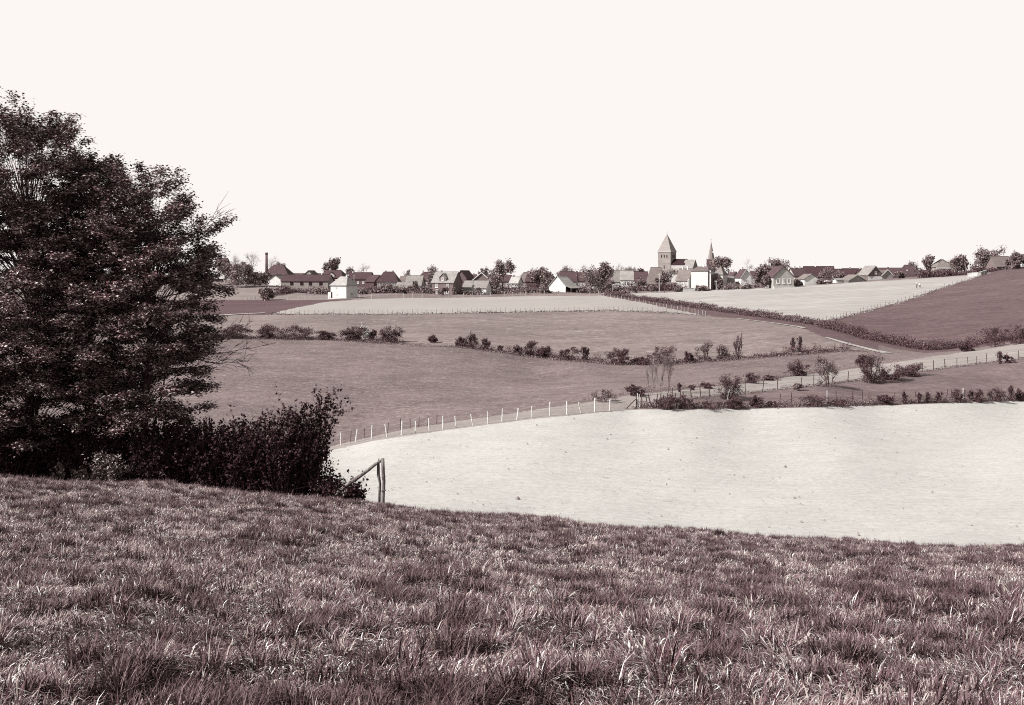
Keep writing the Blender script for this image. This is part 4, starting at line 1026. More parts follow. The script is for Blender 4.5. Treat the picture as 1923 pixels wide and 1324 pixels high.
# ---------------------------------------------------------------- church, second spire, factory chimney
def pyramid(mb, w, z0, z1, n=4, off=math.pi / 4, ox=0.0, oy=0.0, m=0):
    a = np.arange(n) * 2 * np.pi / n + off; r_ = w / 2 / math.cos(math.pi / n)
    V = [(ox + r_ * math.cos(q), oy + r_ * math.sin(q), z0) for q in a] + [(ox, oy, z1)]
    mb.V.append(np.array(V)); b = mb.n; mb.n += n + 1
    mb.F.append((np.array([(b + i, b + (i + 1) % n, b + n) for i in range(n)]), m))
    mb.F.append((np.array([[b + n - 1 - i for i in range(n)]]), m))
def church():
    Y = 700.0; s = Y / F; xc = float(U(1254.5)) * Y; z = CZ + float(zrow(529, Y)); rot = R(-32)
    w = 25.8 * s; root = empty('church', (xc, Y + w / 2, z), rot); tag(root, "stone village church with square tower and tall pyramid roof", "church")
    he = (529 - 472) * s; ha = (529 - 438.5) * s
    mb = MB(); mb.box(-w/2, w/2, -w/2, w/2, -3, he); t = mb.build('tower', mat_surface("tower_stone", .34, .50, 1.2, .5, patch=(.25, .14)), root)
    mb = MB(); mb.box(-w/2 - .25, w/2 + .25, -w/2 - .25, w/2 + .25, he - .5, he); mb.build('cornice', wall_mat(.75), t)
    mb = MB(); mb.box(-w/2 - .12, w/2 + .12, -w/2 - .12, w/2 + .12, he * .60, he * .60 + .3); mb.build('string_course', wall_mat(.6), t)
    for a in (-.42, 0, .42):
        for face in (0, 1):
            mb = MB(); q = np.linspace(0, np.pi, 9); W2 = .34
            prof = [(-W2, 0)] + [(W2, 0)] + [(W2 * math.cos(v), 1.5 + W2 * math.sin(v)) for v in q]
            c = a * w / 2
            P = [((c + p[0]), -w/2 - .06, he - 4.0 + p[1]) if face == 0 else (w/2 + .06, c + p[0], he - 4.0 + p[1]) for p in prof]
            P2 = [(p[0], p[1] + .1, p[2]) if face == 0 else (p[0] - .1, p[1], p[2]) for p in P]
            n = len(P); mb.V.append(np.array(P + P2)); mb.n = 2 * n; mb.F.append((np.array([list(range(n))]), 0)); mb.F.append((np.array([(i, (i + 1) % n, n + (i + 1) % n, n + i) for i in range(n)]), 0))
            mb.build('belfry_opening', M_hole, t)
    mb = MB(); mb.box(-.35, .25, -w/2 - .05, -w/2 + .1, he * .42, he * .53); mb.build('window', M_pane, t)
    mb = MB(); pyramid(mb, w + .5, he, ha); sp = mb.build('tower_roof', mat_surface("slate_pale", .40, .50, 1.5, .3, stretch=(1, 1, 3), patch=(.4, .1)), root)
    mb = MB(); mb.box(-.05, .05, -.05, .05, ha - .3, ha + 1.8); mb.box(-.45, .45, -.04, .04, ha + 1.0, ha + 1.1); mb.build('cross', wall_mat(.15), sp)
    # nave running to the right of the tower, then a higher pale-roofed choir with dark gable
    nl = 27 * s; nw = 9.0
    V, Q, T = solid(nl, nw, -3, (529 - 497) * s, (529 - 487) * s, 0, 0, .1)
    nv = bpy.data.objects.new('nave', None); COL.objects.link(nv); nv.parent = root; nv.location = (w/2 + nl/2, 0.5, 0)
    mb = MB(); mb.add(V, Q); mb.F.append((np.array(T), 0)); mb.build('nave_wall', wall_mat(.75), nv)
    def gable_roof(L, W, he, hr, over, parent, l, nm):
        mb = MB(); sl = (hr - he) / (W / 2)
        for sg in (-1, 1):
            P = [(-L/2 - over, sg * (W/2 + over), he - over * sl), (L/2 + over, sg * (W/2 + over), he - over * sl), (L/2 + over, 0, hr), (-L/2 - over, 0, hr)]
            mb.add(P + [(p[0], p[1], p[2] + .25) for p in P], [(3,2,1,0),(4,5,6,7),(0,1,5,4),(1,2,6,5),(2,3,7,6),(3,0,4,7)])
        mb.build(nm, roof_mat(l), parent)
    gable_roof(nl, nw, (529 - 497) * s, (529 - 487) * s, .3, nv, .04, 'nave_roof')
    for i in range(3):
        link('window', win_mesh(.9, 2.2, .6), nv, ((-.5 + .5 * i) * nl / 2, -nw/2, (529 - 497) * s * .6))
    cl, cw = 19 * s, 11.0
    ch = bpy.data.objects.new('choir', None); COL.objects.link(ch); ch.parent = root; ch.location = (w/2 + nl + cl/2 - .3, -1.2, 0)
    V, Q, T = solid(cl, cw, -3, (529 - 508) * s, (529 - 488.5) * s, 0, 0, .1)
    mb = MB(); mb.add(V, Q); mb.F.append((np.array(T), 0)); mb.build('choir_wall', wall_mat(.35), ch)
    gable_roof(cl, cw, (529 - 508) * s, (529 - 488.5) * s, .3, ch, .46, 'choir_roof')
church()
def second_church():
    Y = 760.0; s = Y / F; xc = float(U(1335.5)) * Y; z = CZ + float(zrow(530, Y))
    root = empty('chapel_tower', (xc, Y, z), R(-12)); tag(root, "dark square church tower carrying a slim pointed spire", "church tower")
    w = 16.5 * s; he = (530 - 487.5) * s
    mb = MB(); mb.box(-w/2, w/2, -w/2, w/2, -3, he); t = mb.build('tower', wall_mat(.13), root)
    mb = MB(); mb.box(-w/2 - .2, w/2 + .2, -w/2 - .2, w/2 + .2, he, he + .4); mb.build('cornice', wall_mat(.5), t)
    mb = MB(); pyramid(mb, 12.5 * s, he + .4, (530 - 453) * s, 8, math.pi / 8); sp = mb.build('spire', mat_surface("slate_spire", .30, .42, 1.5, .3, stretch=(1, 1, 3)), root)
    mb = MB(); mb.box(.9, 1.5, -2.0, -1.1, he + 4.6, he + 5.8); mb.build('louvre', wall_mat(1.2), sp)
    mb = MB(); hs = (530 - 453) * s; mb.box(-.05, .05, -.05, .05, hs - .3, hs + 2.2); mb.box(-.5, .5, -.04, .04, hs + 1.2, hs + 1.3); mb.build('cross', wall_mat(.15), sp)
second_church()
Yc = 480.0; sc_ = Yc / F; xc_ = float(U(500.5)) * Yc; zc_ = CZ + float(zrow(532, Yc))
root = empty('factory_chimney', (xc_, Yc, zc_)); tag(root, "tall slim brick factory chimney beside the long brick shed", "chimney")
hc = (532 - 474.5) * sc_
mb = MB(); add_tube(mb, [(0, 0, -2), (0, 0, hc * .5), (0, 0, hc)], [.75, .62, .50], 12); mb.build('shaft', mat_surface("chimney_brick", .12, .24, 2.0, .4, stretch=(1, 1, 2)), root, True)
mb = MB(); add_tube(mb, [(0, 0, hc - .9), (0, 0, hc - .6), (0, 0, hc + .05)], [.55, .64, .62], 12); mb.build('cap', wall_mat(.12), root, True)
mb = MB(); mb.box(-1.1, 1.1, -1.1, 1.1, -2, 1.2); mb.build('base', wall_mat(.7), root)

# ---------------------------------------------------------------- village trees
def vtree(label, px, base, top, wpx, Y, style, seed, name='tree'):
    s = Y / F; x = float(U(px)) * Y; z = CZ + float(zrow(base, Y)); H = (base - top) * s * .96; W = wpx * s * .92
    kw = dict(leaf='mid', levels=4, spread=.55, trunk=.26, tips=9, lsize=.62, jitter=.55)
    if style == 'bare': kw.update(leaf='light', levels=5, spread=.42, trunk=.30, tips=2, lsize=.22, bark=M_twig, r0=.018 * H, shrink=.72)
    if style == 'airy': kw.update(leaf='light', levels=5, spread=.55, trunk=.2, tips=5, lsize=.45, jitter=.6, core=.6, bark=M_twig, r0=.02 * H)
    if style == 'dense': kw.update(leaf='far', levels=4, spread=.62, trunk=.16, tips=18, lsize=.78, jitter=.75, core=1.0)
    if style == 'mid': kw.update(leaf='mid', levels=4, spread=.62, trunk=.17, tips=18, lsize=.70, jitter=.65, core=1.0)
    if style == 'cone': kw.update(leaf='mid', levels=4, spread=.30, trunk=.2, tips=14, lsize=.55, jitter=.6, lift=.4, core=1)
    if style == 'bushy': kw.update(leaf='far', stems=3, fan=.7, levels=4, spread=.6, trunk=.12, tips=10, lsize=.6, jitter=.7, core=1)
    if style == 'brown': kw.update(leaf='mid', stems=3, fan=.6, levels=4, spread=.5, trunk=.14, tips=6, lsize=.45, jitter=.6)
    return plant(name, label, 'tree' if name.endswith('tree') else 'shrub', (x, Y, z), W, H, seed, **kw)
for a in [
 ("bare pale tree just right of the half-hidden white cottage", 441, 522, 480, 30, 490, 'bare', 1),
 ("tall bare pale tree left of the factory chimney", 475, 520, 476, 27, 500, 'bare', 2),
 ("bare tree top directly behind the factory chimney", 505, 515, 481, 25, 560, 'bare', 3),
 ("small pale tree behind the large hip-roofed house's right end", 528, 518, 494, 18, 570, 'airy', 4),
 ("dark round tree above the roofs behind the white square house", 630, 522, 488.5, 24, 560, 'dense', 5),
 ("smaller greyish tree left of the dark round tree behind the square house", 616, 522, 497, 18, 565, 'mid', 6),
 ("faint bare tree between the square house and the mansard-like roof", 684, 528, 496.5, 22, 600, 'bare', 7),
 ("pale airy tree left of the big dormered brick house", 821, 545, 502, 27, 468, 'airy', 8),
 ("large round pale-leaved tree in the middle of the village", 945, 548, 493, 43, 436, 'mid', 9),
 ("spreading tree left of the bright white barn", 1025, 544, 506, 38, 442, 'mid', 10),
 ("pale tree crown behind the bright white barn", 1061, 528, 501, 28, 600, 'airy', 11),
 ("largest dark-crowned tree between the white barn and the church", 1132, 547, 497, 42, 446, 'dense', 12),
 ("greyer tree touching the left of the largest dark-crowned tree", 1097, 547, 504, 38, 438, 'airy', 13),
 ("flat-topped bare tree right of the largest dark-crowned tree", 1158, 530, 496, 28, 560, 'bare', 14),
 ("bushy tree in front of the church tower's foot", 1262, 535, 506, 42, 480, 'airy', 15),
 ("dense dark tree right of the slim spire", 1366, 522, 486, 42, 560, 'dense', 16),
 ("bare tree between the slim spire's dense tree and the gable-fronted house", 1402, 520, 487.5, 26, 590, 'bare', 17),
 ("bushy garden tree left of the gable-fronted house", 1425, 538, 506, 26, 446, 'mid', 18),
 ("broad round tree rising behind the gable-fronted house", 1463, 525, 488, 50, 540, 'mid', 19),
 ("low brown tree before the longest dark roof", 1555, 535, 505.5, 36, 440, 'brown', 20),
 ("small brown tree before the roof joining the two long roofs", 1577, 533, 511, 20, 445, 'brown', 21),
 ("narrow conical tree left of the grey villa", 1749, 524, 482, 23, 438, 'cone', 22),
 ("dark rounded tree right of the grey villa", 1804, 521, 484, 28, 430, 'dense', 23),
 ("tallest broad round tree at the right end of the village", 1832, 519, 470, 50, 440, 'mid', 24),
 ("small pale tree above the roofs right of the dark round tree", 660, 525, 503, 16, 600, 'airy', 61),
 ("thin tree behind the broad pale-roofed barn", 770, 535, 509, 15, 580, 'airy', 62),
 ("small round tree behind the brick gable with twin chimneys", 905, 530, 506, 18, 600, 'mid', 63),
 ("low tree left of the round pale tree", 928, 545, 519, 20, 470, 'mid', 64),
 ("small tree between dark barn and spreading tree", 1000, 540, 508, 18, 560, 'airy', 65),
 ("small airy tree behind the light rendered house", 1182, 532, 503, 20, 600, 'airy', 66),
 ("small tree behind the house of dark tiles by the church", 1204, 535, 506, 16, 560, 'mid', 67),
 ("round tree behind the grey-roofed house below the nave", 1285, 535, 510, 16, 520, 'mid', 68),
 ("pale tree behind the small tiled house with white chimneys", 1436, 525, 499, 22, 600, 'airy', 69),
 ("low tree between the two groups of dark roofs", 1622, 532, 508, 18, 520, 'airy', 70),
 ("airy tree behind the large dark hip roof", 1715, 525, 494, 20, 560, 'airy', 71),
 ("bare tree left of the tallest village round tree", 1786, 520, 488, 20, 560, 'bare', 72),
 ("bushy grey tree left of the bare tree by the half-hidden cottage", 424, 530, 492, 22, 470, 'mid', 73),
 ("dark tree between the two bare trees left of the chimney", 458, 530, 496, 22, 480, 'dense', 74),
]: vtree(*a)
for a in [
 ("dark bushy thicket left of the factory chimney", 441, 536, 498, 54, 452, 'bushy', 31),
 ("lower dark thicket at the foot of the factory chimney", 482, 536, 513, 34, 452, 'bushy', 32),
 ("small conical dark shrub by the ploughed field's post row", 499, 564, 543, 24, 388, 'bushy', 33),
 ("dark shrub on the skyline right of the grey barn", 1898, 509, 481, 24, 408, 'bushy', 34),
 ("dark shrub on the skyline at the right edge", 1920, 506, 477, 28, 400, 'bushy', 35),
 ("brown bush left of the narrow conical tree", 1733, 527, 506, 22, 446, 'brown', 36),
 ("brown bush between conical tree and grey villa", 1766, 523, 507, 22, 432, 'brown', 37),
 ("brown garden bush in front of the grey villa", 1784, 521, 507, 20, 430, 'brown', 38),
 ("dark bush at the foot of the church's bushy tree", 1245, 537, 520, 20, 470, 'bushy', 39),
 ("dark ivy-like bush before the narrow white house", 1351, 546, 523, 13, 436, 'bushy', 40),
 ("dark bush against the left wall of the gable-fronted house", 1441, 540, 519, 14, 418, 'bushy', 41),
 ("low dark bush at the blank white barn's foot", 1318, 546, 538, 22, 428, 'bushy', 42),
 ("brown bush before the big dormered brick house", 835, 556, 541, 18, 414, 'brown', 43),
 ("small conical bush left of the big dormered brick house", 779, 551, 530, 9, 425, 'brown', 44),
 ("grey bush under the mansard-like roof's windows", 735, 552, 535, 24, 432, 'airy', 45),
 ("pale bush below the house with the red-streaked dark tiles", 1208, 543, 524, 16, 452, 'airy', 46),
 ("dark bush right of the largest dark-crowned tree", 1150, 545, 528, 16, 442, 'brown', 47),
]: vtree(*a, name='shrub')
rngv = np.random.default_rng(77)
for i, (px, ph) in enumerate([(600, "left of the white square house"), (682, "right of the white square house's dark side"), (700, "below the dark gabled barn by the mansard-like roof"), (718, "below the mansard-like roof's left corner"),
  (754, "before the low white-walled shed"), (770, "at the right end of the low white-walled shed"), (795, "below the broad pale-roofed barn"), (812, "at the big dormered brick house's left corner"), (853, "at the big dormered brick house's right corner"),
  (868, "below the big brick house's dark gable"), (884, "before the small white outbuilding"), (900, "before the white low house under the brick gable"), (920, "between the brick gable and the round pale tree"), (962, "at the round pale tree's right foot"),
  (986, "before the grey-roofed house right of the round pale tree"), (1006, "below the dark barn"), (1022, "left of the bright white barn"), (1078, "right of the bright white barn's lean-to"), (1092, "below the greyer tree by the white barn"),
  (1112, "before the low white cottage"), (1140, "under the largest dark-crowned tree"), (1172, "below the pale-roofed house by the flat-topped tree"), (1188, "below the light rendered house"), (1228, "below the tall grey roof by the church"),
  (1274, "below the church nave"), (1384, "before the light gabled house"), (1402, "before the white house with white verge boards"), (1500, "right of the gable-fronted house"), (1540, "right of the pale low garage"), (1690, "before the low white outbuilding")]):
    Yb = rngv.uniform(418, 436); b_ = float(HY - ground_rel(U(px), Yb) / Yb * F)
    r_ = vtree("low garden shrub " + ph, px, b_ + .5, b_ - rngv.uniform(6, 13), rngv.uniform(9, 18), Yb, 'brown' if i % 3 else 'bushy', 200 + i, name='garden_shrub')
    r_["group"] = "garden shrubs before the village"
# ---------------------------------------------------------------- scrub, hedges, single shrubs in the fields
SH = {'dark': dict(leaf='dark', tips=3, levels=4, jitter=.5, core=1.1, spread=.44, fan=.8, skirt=.45), 'twig': dict(leaf='dark', tips=2, levels=4, jitter=.35, core=.3, spread=.38, fan=.6, skirt=.5),
      'airy': dict(leaf='mid', tips=2, levels=4, jitter=.35, spread=.38, core=.25, skirt=.3), 'mid': dict(leaf='mid', tips=3, levels=4, jitter=.5, core=.9, spread=.44),
      'white': dict(leaf='blossom', tips=5, jitter=.6), 'tall': dict(leaf='dark', tips=1, spread=.34, fan=.16, lift=.35, jitter=.5, core=0, trunk=.3, shrink=.62, spindle=420)}
def shrub(label, px, py, wpx, hpx, style, seed, guess=None, name='shrub', group=None, ls=1.0):
    Y = solve_Y(px, py, guess) if guess else None
    p = place(px, py) if Y is None else np.array([float(U(px)) * Y, Y, CZ + float(ground_rel(U(px), Y))])
    s = p[1] / F; W, H = wpx * s * .9, hpx * s * .85
    kw = dict(stems=5, fan=.65, levels=4, spread=.5, trunk=.2, lsize=max(.085, .06 * p[1] / 100 * 1.5) * ls, parts=('stems', 'foliage'), r0=.016 * H + .010, bark=M_bark)
    kw.update(SH[style])
    return plant(name, label, 'shrub', tuple(p), W, H, seed, group=group, **kw)
for i, a in enumerate([
 ("dark thicket at the hedge line's left end behind the bare boughs", 440, 635, 75, 28, 'dark', 206),
 ("round dark bush just right of the bare boughs", 505, 635, 38, 28, 'dark', 205),
 ("broadest dark bush of the hedge line", 552, 637, 78, 30, 'dark', 204),
 ("low dark bush right of the broadest hedge bush", 618, 638, 32, 18, 'dark', 203),
 ("dark hawthorn left of the white blossoming bush", 664, 638, 46, 27, 'dark', 202),
 ("small white blossoming bush in the hedge line", 686, 637, 15, 26, 'white', 201),
 ("little dark bush right of the white blossoming bush", 698, 637, 14, 18, 'dark', 201),
 ("leaning dark bush standing apart right of the white blossom", 734, 642, 40, 31, 'dark', 199),
 ("tiny round bush alone on the hedge line", 813, 643, 17, 14, 'dark', 197),
 ("dark low bush left of an upright twiggy bush", 868, 652, 24, 20, 'dark', 195),
 ("upright twiggy bush in the hedge line's middle", 885, 655, 20, 32, 'twig', 194),
 ("pointed twiggy bush right of the upright twiggy one", 912, 658, 17, 24, 'twig', 193),
 ("stubby dark bush like a stump in the hedge line", 939, 660, 14, 13, 'tall', 191),
 ("ragged upright bush at the start of the hedge's dense part", 973, 666, 16, 18, 'twig', 190),
 ("tall ragged bush in the hedge's dense part", 995, 668, 28, 30, 'twig', 189),
 ("low dark bush right of the tall ragged bush", 1021, 671, 28, 22, 'dark', 188),
 ("dark bush left of a thin upright one near the hedge's dip", 1070, 676, 38, 26, 'twig', 186),
 ("thin upright bush just before the hedge's dip", 1098, 677, 17, 28, 'twig', 185),
 ("dark spreading bush at the lowest point of the hedge line", 1160, 684, 42, 32, 'dark', 183),
 ("low mound of scrub right of the lowest hedge bush", 1204, 685, 38, 18, 'dark', 183),
 ("largest airy bush behind the bare saplings", 1243, 684, 42, 38, 'twig', 183),
 ("small dark bush between the two airy bushes", 1293, 682, 16, 22, 'dark', 183),
 ("airy spreading bush left of the tall thin one", 1324, 678, 36, 42, 'airy', 183),
 ("second airy bush beside the tall thin one", 1352, 677, 24, 32, 'airy', 184),
 ("tall thin feathery bush of the hedge line", 1386, 673, 17, 50, 'tall', 185),
 ("left one of two thin upright bushes near the track", 1489, 660, 11, 30, 'tall', 187),
 ("right one of two thin upright bushes near the track", 1502, 659, 10, 32, 'tall', 188),
]): shrub(a[0], a[1], a[2], a[3], a[4], a[5], 300 + i, a[6])
for i, a in enumerate([
 ("round dark bush left of the bare saplings", 1195, 743, 34, 22, 'dark', 113),
 ("faint thin scrub left of the round bush by the verge", 1130, 755, 44, 26, 'airy', 111),
 ("little pointed shrub right of the bare saplings", 1276, 736, 9, 20, 'tall', 118),
 ("tiny shrub on the edge of the hay strip", 1300, 733, 12, 10, 'twig', 119),
 ("low brown shrub left of the big fence bush", 1330, 730, 24, 12, 'twig', 121),
 ("round shrub on the hay strip's edge right of the big fence bush", 1411, 719, 28, 21, 'twig', 128),
 ("low scrub right of the round shrub on the hay strip's edge", 1445, 714, 26, 9, 'twig', 132),
 ("round dense bush at the upper edge of the hay strip", 1503, 706, 36, 30, 'dark', 138),
 ("looser bush right of the round dense one", 1551, 700, 36, 32, 'mid', 143),
 ("small bush touching the left of the tallest fence bush", 1622, 690, 24, 26, 'dark', 150),
 ("big dark bush on the fence with a pale leaning post before it", 1369, 750, 50, 50, 'dark', 113),
 ("layered twiggy sapling bush on the dark-post fence", 1556, 726, 36, 52, 'mid', 126),
 ("small layered sprig left of the layered sapling bush", 1500, 733, 18, 14, 'mid', 122),
 ("tallest dark bush on the dark-post fence", 1636, 719, 50, 60, 'dark', 132),
 ("middle bush right of the tallest fence bush", 1674, 713, 42, 30, 'dark', 135),
 ("rightmost bush of the trio on the dark-post fence", 1712, 706, 44, 24, 'dark', 138),
 ("narrow dark shrub on the fence near the right edge", 1878, 683, 11, 27, 'tall', 149),
 ("small dark shrub right of the narrow one near the right edge", 1893, 682, 16, 17, 'twig', 150),
 ("twiggy fan-shaped bush on the slope's lower edge", 1868, 651, 52, 42, 'twig', 190),
 ("dense dark bush at the right edge of the slope", 1914, 646, 50, 38, 'dark', 190),
 ("low dark bush left of the fan-shaped bush", 1818, 660, 34, 20, 'dark', 190),
]): shrub(a[0], a[1], a[2], a[3], a[4], a[5], 340 + i, a[6])
for i, a in enumerate([(1222, 741, 24, 62), (1240, 739, 26, 74), (1256, 738, 24, 70)]):
    lb = ["leftmost of three bare slender saplings by the verge", "middle one of three bare slender saplings, the tallest", "rightmost of three bare slender saplings by the verge"][i]
    Y = solve_Y(a[0], a[1], 115); s_ = Y / F
    plant('sapling', lb, 'tree', (float(U(a[0])) * Y, Y, CZ + float(ground_rel(U(a[0]), Y))), a[2] * s_, a[3] * s_, 380 + i, leaf='mid', stems=3, fan=.18, levels=4, spread=.24, lift=.35, trunk=.25, tips=1, lsize=.07, bark=M_twig if i < 2 else M_bark_far, r0=.03, jitter=.3)
low = [("low dark scrub by the pale stone beside the leaning posts", 1250, 768, 44, 30, 'dark'), ("twiggy scrub right of the leaning posts", 1288, 768, 36, 28, 'twig'),
 ("low bramble patch under the big fence bush", 1332, 768, 54, 15, 'twig'), ("dark low bush below the big fence bush", 1376, 767, 36, 20, 'dark'),
 ("small dense cone-shaped bush on the pale field's edge", 1421, 766, 22, 24, 'dark'), ("tiny bush right of the small cone-shaped one", 1450, 764, 16, 11, 'dark'),
 ("broad twiggy bush on the pale field's edge", 1526, 763, 46, 24, 'twig'), ("low scrub right of the broad twiggy bush", 1572, 762, 40, 13, 'twig'),
 ("dense low bush alone on the pale field's edge", 1662, 760, 26, 20, 'dark'), ("slim dark upright bush on the pale field's edge", 1698, 759, 12, 28, 'tall'),
 ("first thin shrub of the clipped row at right", 1726, 758, 11, 24, 'tall'), ("second thin shrub of the clipped row at right", 1742, 757, 12, 24, 'tall'), ("third thin shrub of the clipped row at right", 1762, 757, 14, 24, 'tall'),
 ("wider shrub after the three thin ones of the row", 1800, 756, 20, 28, 'twig'), ("square twiggy shrub beside the white post in the row", 1834, 755, 24, 25, 'dark'),
 ("broad shrub second from the row's right end", 1870, 754, 28, 28, 'twig'), ("tall narrow shrub near the row's right end", 1899, 753, 14, 34, 'tall'), ("last shrub of the row at the picture's right edge", 1918, 753, 20, 24, 'dark')]
for i, a in enumerate(low): shrub(a[0], a[1], a[2], a[3], a[4], a[5], 420 + i, 108 + (a[1] - 1250) * .026)

und_px = np.array([(-80, 886, 38), (0, 893, 37.2), (300, 906, 36.2), (560, 931, 34.8), (620, 938, 34.2)], float)
# undergrowth bands (nobody could count them)
def seg(L, a, b): 
    La = np.array(LINES[L], float); px = np.arange(a, b + .1, 8.0)
    return line_world(np.column_stack([px, np.interp(px, La[:, 0], La[:, 1]), np.interp(px, La[:, 0], La[:, 2])]).tolist(), 8.0)
def und(label, pts, h, w, n, ls, leaf, seed): mass('undergrowth', label, 'undergrowth', pts, h, w, n, ls, leaf, seed, kind='stuff', lumps=.7)
und("low scrub tying the hedge line's bushes together", seg('b4', 400, 760), .7, .8, 9000, .15, 'dark', 501)
und("low scrub along the hedge line's dense middle part", seg('b4', 860, 1600), .9, .9, 20000, .15, 'dark', 502)
und("rough grass under the hedge line's scrub", seg('b4', 420, 1640) + np.array([0, -1.2, 0]), .3, 1.3, 12000, .14, 'mid', 503)
und("rough weeds along the pale field's hedged edge", seg('b1', 1195, 1990) + np.array([0, .8, 0]), .45, .55, 16000, .10, 'mid', 504)
und("dark scrub among the shrubs of the pale field's hedged edge", seg('b1', 1200, 1990) + np.array([0, 1.0, 0]), .55, .4, 6000, .10, 'dark', 505)
und("dark scrub along the slope's lower edge", seg('b6', 1600, 1990) + np.array([0, -2.0, 0]), 1.1, 1.6, 16000, .20, 'dark', 506)
und("thin weeds under the far pale field's fence", seg('b5', 505, 1330), .35, .5, 5000, .20, 'dark', 507)
und("thin weeds under the fence between pale field and slope", seg('b9', 1532, 1858), .4, .5, 2500, .22, 'dark', 508)
und("weeds under the dark-post fence", seg('b3', 1240, 1950), .22, .35, 5000, .09, 'dark', 509)
und("dry weeds along the hay strip's upper edge", seg('b2', 1100, 1640) + np.array([0, 1.5, 0]), .5, .6, 7000, .10, 'mid', 510)
und("tangled garden growth before the village houses", np.array([[float(U(p_)) * 432, 432, float(ground(float(U(p_)) * 432, 432))] for p_ in range(590, 1150, 10)]), 1.5, 5.0, 9000, .55, 'mid', 511)
und("dark garden growth before the village houses", np.array([[float(U(p_)) * 436, 436, float(ground(float(U(p_)) * 436, 436))] for p_ in list(range(590, 1050, 10))]), 2.0, 4.0, 5000, .55, 'dark', 512)
und("garden growth below the church", np.array([[float(U(p_)) * 446, 446, float(ground(float(U(p_)) * 446, 446))] for p_ in range(1080, 1300, 10)]), 2.2, 3.0, 4500, .5, 'dark', 513)
und("garden growth at the village's right end", np.array([[float(U(p_)) * 428, 428, float(ground(float(U(p_)) * 428, 428))] for p_ in range(1360, 1500, 10)]), 1.6, 2.0, 3000, .5, 'mid', 514)
und("roadside growth at the top of the pale field's right end", np.array([[float(U(p_)) * 424, 424, float(ground(float(U(p_)) * 424, 424))] for p_ in range(1725, 1870, 8)]), 1.8, 2.0, 4000, .45, 'dark', 515)
und("orchard scrub before the long brick shed", np.array([[float(U(p_)) * 436, 436, float(ground(float(U(p_)) * 436, 436))] for p_ in range(520, 625, 8)]), 1.5, 3.0, 2600, .45, 'dark', 516)

up = np.arange(-80, 615, 10.0); uy = np.interp(up, und_px[:, 0], und_px[:, 2]); ux = U(up) * uy
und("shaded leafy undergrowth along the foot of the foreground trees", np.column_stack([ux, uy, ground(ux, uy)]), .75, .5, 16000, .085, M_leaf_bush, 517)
mass('hedge', "long clipped brown hedge running down to the track", 'hedge', seg('b6', 1135, 1540) + np.array([0, -3.0, 0]), 1.5, 1.4, 20000, .28, 'hedge', 521, stems=200, lumps=.22)
mass('hedge', "overgrown hedge on the bank beside the pale track", 'hedge', seg('b6', 1536, 1735) + np.array([0, -2.5, 0]), 1.5, 1.8, 16000, .22, 'hedge', 522, stems=120, lumps=.4)
mass('hedge', "low diagonal hedge across the orchard meadow", 'hedge', line_world([(508,556,400),(530,553,410),(556,548,424)], 4), 1.2, .8, 1500, .4, 'dark', 523, stems=30)
mass('hedge', "low dark hedge below the bushy tree by the church", 'hedge', np.array([[float(U(p_)) * 450, 450, float(ground(float(U(p_)) * 450, 450))] for p_ in range(1216, 1282, 6)]), 2.2, .8, 2200, .4, 'dark', 524, stems=30, lumps=.1)

# ---------------------------------------------------------------- fences
M_post_pale = mat_surface("post_pale", .55, 1.05, 6.0, .4, stretch=(1, 1, .3))
M_post_dark = mat_surface("post_dark", .06, .14, 6.0, .4, stretch=(1, 1, .3))
M_post_white = mat_surface("post_white", .8, 1.5, 6.0, .3, stretch=(1, 1, .3))
M_post_mid = mat_surface("post_mid", .2, .4, 6.0, .3)
M_wire = mat_surface("wire", .10, .2, 5.0, 0)
M_wood = mat_surface("weathered_wood", .12, .55, 9.0, .8, stretch=(1.5, 1.5, .18), patch=(1.2, .3))
def post_mesh(h, r, seed, m):
    rng = np.random.default_rng(seed); s = np.linspace(0, 1, 4)
    c = np.column_stack([rng.normal(size=4) * .012, rng.normal(size=4) * .012, -.4 + s * (h + .4)])
    mb = MB(); add_tube(mb, c, r * rng.uniform(.85, 1.15, 4), 6); return mb.mesh('post', [m])
PM = {}
def posts(h, r, key, m):
    k = (round(h, 2), round(r, 3), key)
    if k not in PM: PM[k] = [post_mesh(h * f, r, i * 13 + 5, m) for i, f in enumerate((1, .9, 1.1, 1.03, .95))]
    return PM[k]
def fence(label, P, h, r, m, key, seed, tilt=.05, wires=2, group=None, wr=.006):
    rng = np.random.default_rng(seed); P = np.asarray(P, float)
    root = empty('wire_fence', tuple(P[0])); tag(root, label, 'fence', group)
    ms = posts(h, r, key, m)
    for p in P:
        link('post', ms[rng.integers(0, 5)], root, tuple(p - P[0]), (rng.normal() * tilt, rng.normal() * tilt, rng.uniform(0, 6)))
    for w in range(wires):
        q = P - P[0] + np.array([0, -r, h * (.92 - .38 * w)]); 
        if len(q) > 1:
            d = []
            for a, b in zip(q[:-1], q[1:]): d += [a, (a + b) / 2 - np.array([0, 0, .03])]
            d.append(q[-1]); mb = MB(); add_tube(mb, d, wr, 3); mb.build('wire', M_wire, root)
    return root
def along(L, pxs): 
    La = np.array(L, float)
    out = []
    for p_ in pxs:
        Y = solve_Y(p_, np.interp(p_, La[:, 0], La[:, 1]), np.interp(p_, La[:, 0], La[:, 2])); out.append((float(U(p_)) * Y, Y, CZ + float(ground_rel(U(p_), Y))))
    return np.array(out)
rf = np.random.default_rng(8)
def jit(a, b, st): 
    v = np.arange(a, b, st, dtype=float); return v + rf.uniform(-.18, .18, len(v)) * st
vergeL = [(600,842,91),(640,836,92.3),(700,824,93.5),(835,806,96.5),(1000,784,100),(1145,771,103)]
